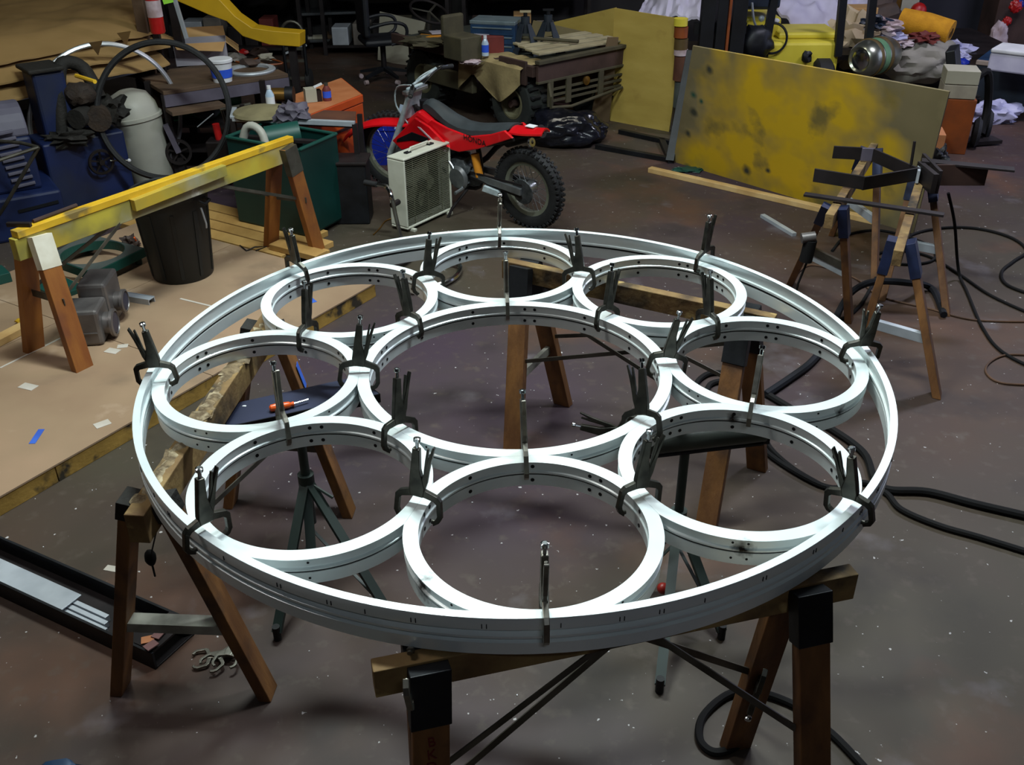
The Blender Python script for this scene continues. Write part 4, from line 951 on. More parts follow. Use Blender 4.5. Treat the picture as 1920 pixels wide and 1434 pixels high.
ob = thing('tool_chest', 'orange steel tool chest with bottles on its lid', 'tool chest', (oC.x, oC.y, 0))
qbox(oA, oC, oB, .10, .58).build('body', 'orange_box', ob, bevel=.006); cen_o = (oA + oB) / 2
k = 1.02
qbox(cen_o + (oA - cen_o) * k, cen_o + (oC - cen_o) * k, cen_o + (oB - cen_o) * k, .585, .645).build('lid', 'orange_box', ob, bevel=.006)
qbox(cen_o + (oA - cen_o) * .97, cen_o + (oC - cen_o) * .97, cen_o + (oB - cen_o) * .97, .6455, .649).build('lid_mat', 'orange_top', ob)
for i, p in enumerate((oA, oC, oB, oA + oB - oC)):
    q = p.lerp(cen_o, .12); MB().cyl((q.x - .02, q.y, .045), (q.x + .02, q.y, .045), .045, 14).build('caster', 'rubber', ob)
    MB().box((q.x, q.y, .08), (.05, .05, .04)).build('caster_plate', 'steel_dark', ob)
dO = (oB - oC).normalized(); MB().bar(oC.lerp(oB, .3) + Vector((dO.y, -dO.x, 0)) * .02 + Vector((0, 0, -.20)), oC.lerp(oB, .7) + Vector((dO.y, -dO.x, 0)) * .02 + Vector((0, 0, -.20)), .015, .02).build('side_handle', 'steel_dark', ob)
# steel-framed bench in front of the chest
zb = .66; bA, bC, bB = Vector(pt(440, 205, zb)), Vector(pt(436, 222, zb)), Vector(pt(665, 232, zb)); bD = bA + bB - bC + Vector((0, .10, 0))
bn = thing('roller_bench', 'low steel-framed bench carrying machine parts, behind the green cabinet', 'bench', (bC.x, bC.y, 0))
MB().bar(bC, bB, .035, .035).build('front_rail', 'galv', bn, bevel=.003); MB().bar(bA, bC, .035, .035).build('side_rail', 'galv', bn, bevel=.003)
qbox(bA + Vector((0, .15, 0)), bC, bB, zb - .03, zb - .018).build('shelf', 'wood_brown', bn)
for p in (bC, bB, bA + Vector((.02, .15, 0)), bB + Vector((0, .25, 0))): MB().bar((p.x, p.y, 0), (p.x, p.y, zb), .035, .035).build('leg', 'steel_dark', bn)
MB().tube([pt(435, 265, .30), pt(415, 205, .62), pt(470, 195, .66)], .012, 8).build('side_guard', 'steel_flat', bn)
t = thing('wrapped_disc', 'tan dust-covered disc lying on the steel-framed bench', 'disc', pt(495, 212, zb))
b = MB(); b.lathe([(0, 0), (.20, .0), (.215, .012), (.20, .03), (.10, .05), (.05, .06), (0, .058)], 30, Matrix.Translation(Vector(pt(492, 216, zb)) + Vector((0, .02, 0)))); b.build('disc', 'disc_tan', t)
bags = MB(); bags.blob(pt(550, 212, zb + .05), (.11, .08, .07), .45, 3, 3, 12); tag(bags.build('grey_rag', 'purple_grey'), 'crumpled purplish grey rag beside the disc on the bench', 'rag')
def bottle(px, py, z, h, r, m, lm, label, capm='paper_white', cat='bottle', name='bottle', group=None):
    p = Vector(pt(px, py, z)); t = thing(name, label, cat, p, group=group)
    MB().lathe([(0, 0), (r, 0), (r, h * .62), (r * .55, h * .80), (r * .4, h * .86), (0, h * .86)], 20, Matrix.Translation(p)).build('body', m, t)
    MB().lathe([(0, h * .86), (r * .48, h * .86), (r * .48, h), (0, h)], 14, Matrix.Translation(p)).build('cap', capm, t)
    MB().lathe([(r * 1.02, h * .18), (r * 1.02, h * .55)], 20, Matrix.Translation(p)).build('label_wrap', lm, t)
    return t
bottle(509, 205, zb, .17, .032, 'bottle_clear', 'paper_white', 'clear squeeze bottle at the left of the bench behind the disc')
bottle(614, 188, .65, .13, .032, 'box_red', 'label_blue', 'small dark bottle with a blue label on the orange chest', 'steel_flat')
p = pt(583, 190, .65); t = thing('open_carton', 'small carton with its white flap up on the orange chest', 'carton', p)
MB().box((p.x, p.y, .70), (.085, .075, .10), rz=.4).build('box', 'panel_white', t, bevel=.002); MB().bar((p.x + .03, p.y + .01, .752), (p.x + .09, p.y + .03, .775), .06, .003).build('flap', 'paper_white', t)
MB().box((p.x + .055, p.y + .025, .69), (.04, .07, .08), rz=.4).build('side_panel', 'logo_black', t)
p = pt(530, 190, .66); t = thing('brass_motor', 'brass and black grinder head lying between disc and chest', 'machine part', p)
MB().tube([(p.x - .08, p.y, .71), (p.x + .03, p.y, .71)], .05, 16).build('brass_body', 'brass', t); MB().tube([(p.x + .03, p.y, .71), (p.x + .09, p.y, .71)], .06, 16).build('black_collar', 'bracket_black', t)

# blue bins and clutter left of the bike's front wheel
bb = thing('blue_tote', 'bright blue plastic tote behind the red front fender', 'tote', pt(750, 285)); p = Vector(pt(752, 262, .12)); p.y += .10
def tote(t, c_, w_, d_, h_, m, z):
    b = MB(); q = []
    for s, zz in ((.82, z), (1, z + h_)):
        for x, y in ((-1, -1), (1, -1), (1, 1), (-1, 1)): q.append((c_.x + x * w_ / 2 * s, c_.y + y * d_ / 2 * s, zz))
    for i in range(4): j = (i + 1) % 4; b.bar(Vector(q[i]).lerp(Vector(q[j]), .5) * 1, Vector(q[4 + i]).lerp(Vector(q[4 + j]), .5), (Vector(q[i]) - Vector(q[j])).length, .006, up=Vector(((0, -1, 0), (1, 0, 0), (0, 1, 0), (-1, 0, 0))[i]), w1=(Vector(q[4 + i]) - Vector(q[4 + j])).length)
    b.build('walls', m, t); MB().box((c_.x, c_.y, z + .005), (w_ * .8, d_ * .8, .01)).build('base', m, t)
    for i in range(4): MB().bar(q[4 + i], q[4 + (i + 1) % 4], .02, .012).build('rim', m, t)
tote(bb, Vector((-.98, 8.0, 0)), .42, .34, .30, 'plastic_blue', .0)
t = tag(MB().bar(Vector((-.93, 7.98, .20)), Vector((-.86, 8.05, .44)), .10, .05).build('film_roll', 'bottle_clear'), 'translucent plastic packet sticking out of the blue tote', 'packet')
t = tag(MB().blob((-1.26, 7.75, .14), (.12, .12, .14), .35, 3, 3, 9, flat=0).build('cement_bag', 'sack'), 'small pale bag standing left of the blue tote', 'bag')
t = thing('black_crate', 'low black box standing between green cabinet and front tyre', 'crate', (-1.13, 6.60, 0)); MB().box((-1.13, 6.60, .215), (.26, .22, .43)).build('body', 'bracket_black', t, bevel=.01); MB().box((-1.13, 6.60, .44), (.28, .24, .02)).build('lid', 'steel_dark', t, bevel=.004)

# ------------------------------------------------------------------ blue machines
m1 = thing('blue_grinder_cabinet', 'blue machine with a rounded grey hood and louvres at the left edge', 'machine', pt(60, 440))
a, b_ = Vector(pt(-60, 470)), Vector(pt(133, 432)); d = (b_ - a).normalized(); nn = Vector((-d.y, d.x, 0))
MB().slab(a, b_, .55, 0, .30).build('base_cabinet', 'paint_blue', m1, bevel=.02)
MB().bar(a.lerp(b_, .55) - nn * .003 + Vector((0, 0, .20)), a.lerp(b_, .95) - nn * .003 + Vector((0, 0, .22)), .008, .02).build('slot', 'bracket_black', m1)
u0, u1 = a.lerp(b_, .05) + nn * .10, a.lerp(b_, .86) + nn * .10
MB().slab(u0, u1, .42, .30, .66).build('upper_housing', 'paint_blue', m1, bevel=.02)
hc = MB(); P = [];
for i in range(13):
    an = pi * i / 12; P.append((.17 * cos(an) , .66 + .20 * sin(an)))
ctr = (u0 + u1) / 2 + nn * .21; hc.prism([(x * 1.15, z) for x, z in P], (u1 - u0).length, (ctr.x, ctr.y, 0), nn, (0, 0, 1)); hc.build('rounded_hood', 'hood_grey', m1, bevel=.015)
for i in range(9):
    z = .34 + .045 * i; x = u0.lerp(u1, .66 - .012 * i); y = u0.lerp(u1, .92 - .012 * i)
    MB().bar(x - nn * .004 + Vector((0, 0, z)), y - nn * .004 + Vector((0, 0, z + .01)), .03, .018).build('louvre', 'hood_grey', m1, bevel=.003)
MB().lathe([(0, 0), (.13, 0), (.15, .02), (.15, .06), (0, .07)], 28, frame(u0.lerp(u1, .15) - nn * .07 + Vector((0, 0, .58)), (0, 0, 1), -nn)).build('wheel_guard', 'paint_blue', m1)
m2 = thing('blue_milling_machine', 'grimy blue machine with a handwheel, between hooded machine and white bin', 'machine', pt(190, 400))
a, b_ = Vector(pt(112, 405)), Vector(pt(258, 372)); d = (b_ - a).normalized(); nn = Vector((-d.y, d.x, 0))
MB().slab(a, b_, .36, 0, .52).build('base_cabinet', 'paint_blue', m2, bevel=.015)
MB().slab(a.lerp(b_, .12) + nn * .10, a.lerp(b_, .50) + nn * .10, .24, .52, .98).build('column', 'paint_blue', m2, bevel=.02)
MB().slab(a.lerp(b_, .08) + nn * .07, a.lerp(b_, .50) + nn * .07, .30, .98, 1.01).build('column_cap', 'grime', m2, bevel=.01)
arm = MB(); arm.tube(smooth_path([a.lerp(b_, .30) + nn * .1 + Vector((0, 0, .50)), a.lerp(b_, .42) + nn * .15 + Vector((0, 0, .85)), a.lerp(b_, .55) + nn * .2 + Vector((0, 0, 1.0)), a.lerp(b_, .78) + nn * .2 + Vector((0, 0, .95)), a.lerp(b_, .85) + nn * .1 + Vector((0, 0, .75))], 5), .048, 12); arm.build('arched_arm', 'grime', m2)
g = MB(); g.blob(a.lerp(b_, .62) + nn * .10 + Vector((0, 0, .80)), (.12, .09, .085), .15, 2.5, 3, 4); g.build('spindle_head', 'grime_brown', m2)
MB().tube([a.lerp(b_, .45) - nn * .02 + Vector((0, 0, .66)), a.lerp(b_, .62) + nn * .06 + Vector((0, 0, .66))], .07, 18).build('motor', 'grime', m2)
MB().tube([a.lerp(b_, .70) - nn * .06 + Vector((0, 0, .64)), a.lerp(b_, .78) + nn * .08 + Vector((0, 0, .64))], .085, 22).build('pulley', 'grime_brown', m2)
g = MB(); g.blob(a.lerp(b_, .95) + nn * .10 + Vector((0, 0, .66)), (.11, .10, .09), .4, 3, 3, 6); g.build('oily_rag_heap', 'grime', m2)
g = MB(); g.blob(a.lerp(b_, .35) + nn * .02 + Vector((0, 0, .54)), (.16, .10, .05), .5, 4, 3, 2); g.build('swarf_heap', 'grime', m2)
hw = frame(a.lerp(b_, .62) - nn * .05 + Vector((0, 0, .34)), (0, 0, 1), -nn)
MB().lathe([(.075, -.008), (.09, -.008), (.095, 0), (.09, .010), (.075, .010)], 30, hw, True).build('handwheel_rim', 'steel_dark', m2)
for i in range(5):
    an = 2 * pi * i / 5; MB().bar(hw @ Vector((0, 0, 0)), hw @ Vector((cos(an) * .08, sin(an) * .08, 0)), .014, .010).build('handwheel_spoke', 'steel_dark', m2)
MB().tube([hw @ Vector((0, 0, -.05)), hw @ Vector((0, 0, .02))], .02, 10).build('shaft', 'steel_dark', m2)
MB().tube([hw @ Vector((.0, -.06, .01)), hw @ Vector((-.02, -.19, .03))], .006, 6).build('crank', 'steel_flat', m2); MB().blob(hw @ Vector((-.02, -.19, .03)), .014, 0, 1, 2).build('knob', 'paper_white', m2)
tag(MB().tube([pt(143, 142, 1.05), pt(178, 153, 1.05)], .014, 8).build('yellow_marker', 'paint_yellow'), 'yellow and black tube lying on top of the blue machine column', 'tube')
# wire rack legs in the left corner
t = thing('tube_stand', 'light metal tube stand in front of the hooded blue machine', 'stand', pt(0, 400))
for P_ in ([pt(-30, 262, .72), pt(40, 268, .70), pt(72, 276, .68)], [pt(-30, 310, .62), pt(72, 276, .68)], [pt(72, 276, .68), pt(10, 385, .3), pt(-20, 430, .09)]): MB().tube(P_, .012, 8).build('tube', 'steel_flat', t)

# white swing bin
p = Vector(pt(285, 318)); c_ = Vector((p.x - .02, p.y - .9, 0)); c_ = Vector(pt(288, 338, .0)); 
wb = thing('swing_bin', 'off-white plastic bin with a domed lid behind the yellow rail', 'bin', (c_.x, c_.y, 0)); Tm = Matrix.Translation((c_.x, c_.y, 0)) @ Matrix.Rotation(R(-6), 4, 'Y')
MB().lathe([(0, 0), (.155, 0), (.165, .02), (.20, .50), (0, .50)], 40, Tm).build('body', 'bin_white', wb)
MB().lathe([(.205, .495), (.212, .50), (.212, .525), (.205, .53), (.195, .53), (.185, .60), (.14, .68), (.06, .715), (0, .72)], 40, Tm).build('domed_lid', 'bin_white', wb)

# hoops leaning against the rack
def hoop(label, c_, rad, X, Y, r, m):
    t = thing('metal_hoop', label, 'hoop', c_, group='large hoops leaning on the rack'); MB().tube(arc(c_, rad, 0, 2 * pi, 72, X, Y)[:-1], r, 8, True).build('hoop', m, t); MB().tube([p + Vector((0, -.012, 0)) for p in arc(c_, rad - .002, 0, 2 * pi, 72, X, Y)[:-1]], r * .7, 6, True).build('edge_bead', m, t)
hs = Vector(pv(203, 228, 7.42)); hoop('silver hoop leaning behind the blue machine', hs, .56, (.80, .60, 0), (0, .10, 1), .018, 'hoop_silver')
hs = Vector(pv(307, 208, 7.05)); hoop('black hoop leaning in front of the silver one, around the white bin', hs, .455, (1, .15, 0), (0, .3, 1), .022, 'rubber')

# clutter behind the bin: green motors, dark machine
def motor(px, py, Y, L_, r, m, lb, dx=(1, .2, 0)):
    c_ = Vector(pv(px, py, Y)); d = Vector(dx).normalized(); t = thing('electric_motor', lb, 'motor', (c_.x, c_.y, c_.z - r)); MB().lathe([(0, -L_ / 2), (r * .8, -L_ / 2), (r, -L_ / 2 + .03), (r, L_ / 2 - .03), (r * .8, L_ / 2), (0, L_ / 2)], 24, frame(c_, (0, 0, 1), d)).build('housing', m, t)
    MB().tube([c_ + d * L_ / 2, c_ + d * (L_ / 2 + .06)], .015, 8).build('shaft', 'steel_flat', t); MB().box(c_ - Vector((0, 0, r)), (L_ * .7, r * 1.2, .02)).build('foot_plate', m, t); return t
SH = thing('machine_shelf', 'dark steel shelf unit of motors under the workbench', 'shelf', pt(380, 290)); sx0, sx1, sy = -2.85, -1.95, 7.75
for z in (.16, .36): MB().box(((sx0 + sx1) / 2, sy + .25, z), (sx1 - sx0, .5, .02)).build('shelf_board', 'steel_dark', SH)
for x in (sx0, sx1):
    for y in (sy, sy + .5): MB().bar((x, y, 0), (x, y, .72), .04, .04).build('upright', 'steel_dark', SH)
motor(340, 200, 7.95, .26, .10, 'reel_green', 'green motor on the shelf left of the black disc')
motor(425, 178, 8.1, .22, .09, 'reel_green', 'brighter green motor on the shelf under the white bucket')
c_ = Vector(pv(385, 190, 7.8)); t = thing('black_disc', 'black disc blade standing upright among the green motors', 'disc', c_); MB().lathe([(0, -.006), (.14, -.006), (.145, 0), (.14, .006), (0, .006)], 32, frame(c_, (0, 0, 1), (.5, -.8, 0))).build('disc', 'bracket_black', t); MB().lathe([(.141, -.008), (.147, 0), (.141, .008)], 32, frame(c_, (0, 0, 1), (.5, -.8, 0))).build('edge', 'reel_green', t)
c_ = Vector(pv(335, 285, 7.5)); t = thing('sheave_wheel', 'dark spoked sheave on the floor beside the white bin', 'wheel', c_); F = frame(c_, (0, 0, 1), (.3, -.9, .1))
MB().lathe([(.08, -.015), (.10, -.015), (.10, .015), (.08, .015)], 28, F, True).build('rim', 'steel_dark', t)
for i in range(5): MB().bar(F @ Vector((0, 0, 0)), F @ Vector((cos(i * 1.2566) * .09, sin(i * 1.2566) * .09, 0)), .016, .012).build('spoke', 'steel_dark', t)
MB().bar(F @ Vector((.0, 0, 0)), F @ Vector((.22, .06, 0)), .06, .04).build('bracket', 'purple_grey', t); MB().bar((c_.x, c_.y + .03, c_.z - .05), (c_.x, c_.y + .03, 0), .05, .05).build('base_leg', 'steel_dark', t)
c_ = Vector(pv(404, 232, 7.45)); t = thing('red_reel', 'small dark red grinder body beside the bench guard', 'grinder', (c_.x, c_.y, 0)); MB().tube([c_, c_ - Vector((-.01, 0, .12))], .028, 10).build('red_body', 'red_paint', t); MB().box((c_.x, c_.y, (c_.z - .12) / 2), (.16, .16, c_.z - .12)).build('pedestal', 'steel_dark', t, bevel=.01)
rail('thin bright steel rod sticking up beside the red grinder body', pv(370, 238, 7.45), pv(400, 213, 7.45), .008, .008, 'galv', 'steel_rod', 'rod')

# ------------------------------------------------------------------ lumber and sheet rack along the left
r0, r1 = Vector((-4.35, 5.45, 0)), Vector((-2.70, 7.98, 0)); rd = (r1 - r0).normalized(); rn = Vector((-rd.y, rd.x, 0)); r0 += rn * .28; r1 += rn * .28
rk = thing('sheet_rack', 'heavy timber rack holding sheets and boards along the left wall', 'rack', (r1.x, r1.y, 0))
for s in (0., .55, 1.):
    for k in (0, .85):
        p = r0.lerp(r1, s) + rn * k; MB().bar(p, p + Vector((0, 0, 1.0 if (s < 1 or k) else 1.75)), .085, .085).build('post', 'wood_rack', rk, bevel=.004)
for z in (.38, .72, 1.02): 
    for s in (0., .55, 1.): MB().bar(r0.lerp(r1, s) + Vector((0, 0, z - .04)), r0.lerp(r1, s) + rn * .9 + Vector((0, 0, z - .04)), .05, .08).build('arm', 'wood_rack', rk)
MB().bar(r0 + rn * .0 + Vector((0, 0, .74)), r1 + Vector((0, 0, .74)), .012, .03).build('shelf_edge', 'galv', rk)
cols = ['wood_brown', 'chip_pink', 'wood_rack', 'wood_brown', 'grime_brown', 'chip_pink', 'wood_rack', 'wood_old', 'wood_brown']
bl_ = ['reddish board at the rack shelf edge', 'second board in from the rack shelf edge', 'third board in on the rack shelf', 'fourth board in on the rack shelf', 'fifth board in on the rack shelf', 'innermost board on the rack shelf']
for i in range(6): tag(MB().bar(r0 + rn * (.10 + .13 * i) + Vector((0, 0, .745 + .014 * (i % 3))) - rd * random.uniform(-.1, .3), r1 + rn * (.10 + .13 * i) + Vector((0, 0, .745 + .014 * (i % 3))) + rd * random.uniform(0, .25), .12, .025).build('stored_board', cols[i], bevel=.002), bl_[i], 'board', 'boards on the rack shelf')
for i in range(5): tag(MB().bar(r0 + rn * (.10 + .15 * i) + Vector((0, 0, .44 + .012 * (i % 2))), r1 + rn * (.10 + .15 * i) + Vector((0, 0, .44 + .012 * (i % 2))) - rd * random.uniform(0, .4), .13, .025).build('stored_board', cols[(i + 3) % 9], bevel=.002), ['dark board on the low rack tier, outermost', 'dark board on the low rack tier, second in', 'dark board on the low rack tier, third in', 'dark board on the low rack tier, fourth in', 'dark board on the low rack tier, innermost'][i], 'board', 'boards on the low rack tier')
def kraftsheet(z, ext, droop, label, seed, off=0., m='kraft'):
    def fn(u, v):
        s = u * ((r1 - r0).length + ext) ; d_ = v * 2.3 - .16 - off
        p = r0 + rd * (s + .75 * max(0, d_)) + rn * d_
        edge = max(0, (.14 - v)) * 1.5 ; zz = z - edge * droop + .02 * noise.noise(Vector((s * 2.2, v * 5, seed))) + .012 * noise.noise(Vector((s * 6, v * 14, seed + 3)))
        return (p.x, p.y, zz)
    b = MB(); b.sheet(fn, 60, 36, .012); return tag(b.build('paper_sheet', m), label, 'paper sheet', 'paper-wrapped sheets on the rack')
kraftsheet(1.04, .05, 1.2, 'lowest brown paper sheet on the rack, drooping at its front edge', 1, .02)
kraftsheet(1.075, .10, .8, 'middle brown paper sheet on the rack', 5, .0)
kraftsheet(1.12, .12, .5, 'top brown paper sheet on the rack, creased along its length', 9, -.10)
for i, (px, py) in enumerate(((180, 80), (233, 62))):
    a = Vector(pt(px - 14, py, 1.08)); b = Vector(pt(px + 12, py - 4, 1.08)); c3 = Vector(pt(px + 4, py + 24, .96)); bm_ = MB(); nrm = Vector((.0, .004, 0)); bm_.add([a, b, c3, a + nrm, b + nrm, c3 + nrm], [(0, 1, 2), (5, 4, 3), (0, 3, 4, 1), (1, 4, 5, 2), (2, 5, 3, 0)])
    tag(bm_.build('paper_flap', 'kraft'), ['torn paper corner hanging under the sheets, left of the other', 'torn paper corner hanging under the sheets, nearer the rack post'][i], 'paper')
# post with fire extinguisher
po = thing('steel_post', 'dark steel post at the end of the sheet rack', 'post', (r1.x + .07, r1.y - .02, 0)); MB().bar((r1.x + .085, r1.y + .02, 0), (r1.x + .085, r1.y + .02, 2.2), .05, .05).build('post', 'steel_dark', po)
p = Vector(pv(297, 62, 7.80)); fe = thing('fire_extinguisher', 'red fire extinguisher with a green tag hung on the rack post', 'fire extinguisher', p)
MB().lathe([(0, 0), (.05, 0), (.056, .012), (.056, .30), (.04, .35), (.018, .37), (.018, .39), (0, .39)], 24, Matrix.Translation(p)).build('cylinder', 'red_paint', fe)
MB().lathe([(.0575, .12), (.0575, .24)], 24, Matrix.Translation(p)).build('label_wrap', 'paper_pink', fe)
MB().bar(p + Vector((0, 0, .40)), p + Vector((.07, -.02, .43)), .02, .02).build('lever', 'steel_dark', fe); MB().bar(p + Vector((.10, -.02, .36)), p + Vector((.13, -.03, .22)), .075, .003, up=(.2, -1, .2)).build('green_tag', 'tag_green', fe)

# ------------------------------------------------------------------ workbench with carton, bucket, clutter
zw = .70; wA, wB = Vector(pt(330, 168, zw)), Vector(pt(540, 138, zw)); d = (wB - wA).normalized(); nn = Vector((-d.y, d.x, 0)); wA = wA - d * .1
wk = thing('workbench', 'workbench with plywood top and dark steel edge behind the tool chest', 'workbench', (wA.x, wA.y, 0))
MB().slab(wA, wB, .75, zw - .03, zw).build('top', 'wood_rack', wk, bevel=.003); MB().slab(wA - nn * .004, wB - nn * .004, .03, zw - .12, zw - .031).build('apron', 'purple_grey', wk)
for s in (.02, .98):
    for k in (.04, .70): p = wA.lerp(wB, s) + nn * k; p.z = 0; MB().bar(p, p + Vector((0, 0, zw - .03)), .05, .05).build('leg', 'steel_dark', wk)
p = Vector(pt(418, 152, zw)); bu = thing('plastic_bucket', 'white plastic bucket with a blue label on the workbench', 'bucket', p); Tm = Matrix.Translation(p)
MB().lathe([(0, 0), (.072, 0), (.088, .15), (0, .15)], 28, Tm).build('body', 'paper_white', bu); MB().lathe([(.09, .145), (.096, .15), (.096, .168), (.088, .175), (0, .175)], 28, Tm).build('lid', 'paper_white', bu)
MB().lathe([(.079, .035), (.0855, .10)], 28, Tm).build('label_wrap', 'label_blue', bu)
p = Vector(pt(375, 120, zw)); cx_ = thing('cardboard_box', 'open cardboard box on the workbench, flaps folded out', 'box', p); z = zw
rot = .25; Mx = Matrix.Translation((p.x, p.y + .1, zw)) @ Matrix.Rotation(rot, 4, 'Z')
for c_, dd_ in (((0, -.14, .09), (.42, .006, .18)), ((0, .14, .09), (.42, .006, .18)), ((-.21, 0, .09), (.006, .28, .18)), ((.21, 0, .09), (.006, .28, .18)), ((0, 0, .004), (.42, .28, .006))):
    b = MB(); b.box((0, 0, 0), dd_); b.v = [Mx @ (v + Vector(c_)) for v in b.v]; b.build('panel', 'card_pale', cx_)
for pts_ in (((-.21, -.14, .18), (.21, -.14, .18), (.18, -.28, .13), (-.18, -.27, .16)), ((.21, -.14, .18), (.21, .14, .18), (.31, .12, .10), (.31, -.13, .09)), ((-.21, .14, .18), (-.21, -.14, .18), (-.36, -.12, .26), (-.36, .12, .26)), ((.21, .14, .18), (-.21, .14, .18), (-.2, .26, .24), (.2, .26, .24))):
    q = [Mx @ Vector(v) for v in pts_]; dn_ = Vector((0, 0, -.004)); MB().hexa([v + dn_ for v in q] + q).build('flap', 'card', cx_)
t = thing('ring_tray', 'round metal ring with parts in it, right of the bucket on the workbench', 'tray', pt(475, 135, zw)); p = Vector(pt(470, 133, zw)); 
MB().lathe([(.15, 0), (.20, 0), (.205, .012), (.20, .02), (.15, .02)], 36, Matrix.Translation(p), True).build('ring', 'galv', t)
cl_items = [(438, 108, .07, 'clutter_a', 'grey oily lump behind the ring on the workbench'), (452, 100, .05, 'red_paint', 'small red part at the back of the workbench'), (500, 108, .05, 'clutter_c', 'pale crumpled part at the right of the workbench'), (470, 118, .06, 'clutter_b', 'dark part inside the metal ring'), (486, 98, .06, 'clutter_b', 'brown part at the right back of the workbench'), (440, 101, .05, 'clutter_b', 'dark brown lump behind the carton flap')]
for i, (px, py, r, m, lb) in enumerate(cl_items): tag(MB().blob(Vector(pt(px, py, zw + r * .45)), (r * 1.4, r, r * .6), .5, 3, 2, i + 20, flat=zw).build('machine_part', m), lb, 'machine part')
tag(MB().tube(smooth_path([pt(430, 112, zw + .01), pt(460, 118, zw + .01), pt(490, 108, zw + .01), pt(530, 118, zw + .01), pt(500, 122, zw + .01)], 5), .008, 6).build('orange_extension_lead', 'fork_orange'), 'orange cord snaking over the workbench', 'cord')
MBp = MB().slab(wA - nn * .02, wA + d * .42 - nn * .02, .12, zw - .16, zw - .13, back=-.12); tag(MBp.build('plywood_offcut', 'wood_rack', bevel=.002), 'plywood offcut on the brackets under the workbench edge', 'board')

# yellow beam above the bench
yb = thing('yellow_boom', 'yellow steel boom sloping down over the workbench', 'boom', pv(560, 85, 8.6)); PT = [(300, -30), (400, 10), (440, 40), (475, 62), (520, 72), (562, 74)]; Yd = 8.45
pts = [Vector(pv(x, y, Yd + .1 * i)) for i, (x, y) in enumerate(PT)]; 
for i in range(len(pts) - 1): pass
poly = [(x, y) for x, y in ((300, -45), (412, 0), (440, 30), (472, 52), (512, 58), (562, 62), (562, 88), (505, 84), (455, 68), (425, 40), (392, 28), (300, -12))]
b = MB(); n_ = len(poly); vs = [Vector(pv(x, y, 8.5)) for x, y in poly]; vs2 = [v + Vector((.02, .16, 0)) for v in vs]; b.add(vs + vs2, [tuple(range(n_)), tuple(reversed(range(n_, 2 * n_)))] + [(i, n_ + i, n_ + (i + 1) % n_, (i + 1) % n_) for i in range(n_)]); b.build('beam', 'yellow_crane', yb, bevel=.006)
q = Vector(pv(548, 90, 8.6)); MB().bar((q.x, q.y, 0), (q.x, q.y, q.z + .02), .06, .06).build('foot_post', 'steel_dark', yb)
pp = Vector(pv(320, -20, 8.58)); MB().bar((pp.x, pp.y, 0), (pp.x, pp.y, pp.z + .1), .07, .07).build('rear_post', 'steel_dark', yb)
rail('slanted grey steel pipe leaning behind the carton', pv(322, -20, 8.2), pv(350, 72, 8.2), .03, .03, 'galv', 'leaning_pipe', 'pipe')

# hand truck
hx = Vector(pt(560, 172)); ht = thing('hand_truck', 'grey tubular hand truck standing on its nose plate by the bench', 'hand truck', hx)
a, b_ = Vector(pv(541, 170, hx.y)), Vector(pv(579, 168, hx.y)); zt = pv(560, 40, hx.y).z
for p in (a, b_): MB().tube([(p.x, p.y, .02), (p.x, p.y, zt * .72)], .018, 8).build('upright', 'bracket_black', ht)
m_ = (a + b_) / 2; w2 = (b_ - a).length / 2
MB().tube([(a.x, a.y, zt * .70)] + [(m_.x - w2 * cos(t_), m_.y, zt * .84 + zt * .16 * sin(t_)) for t_ in [pi * i / 10 for i in range(11)]] + [(b_.x, b_.y, zt * .70)], .016, 8).build('handle_hoop', 'steel_flat', ht)
for z in (.2, .45, .62): MB().bar((a.x, a.y, zt * z), (b_.x, b_.y, zt * z), .012, .03).build('crossbar', 'steel_flat', ht)
MB().box((m_.x, m_.y - .10, .012), (w2 * 2.2, .22, .012)).build('nose_plate', 'steel_flat', ht)
for p in (a, b_): MB().lathe([(0, -.03), (.09, -.03), (.11, -.02), (.11, .02), (.09, .03), (0, .03)], 24, frame((p.x, p.y + .08, .11), (0, 0, 1), (1, 0, 0))).build('wheel', 'rubber', ht)
MB().bar((m_.x - w2, m_.y, zt * .55), (m_.x + w2 + .02, m_.y + .04, zt * .66), .012, .02).build('tie_bar', 'galv', ht)
# ------------------------------------------------------------------ flat-bed utility vehicle
zd2 = .66
vC = Vector(pt(1003, 122, zd2)); vE = Vector(pt(1172, 88, zd2)); ed = (vE - vC).normalized(); ln = Vector((-ed.y, ed.x, 0)); WV = 1.12; LV = 2.0
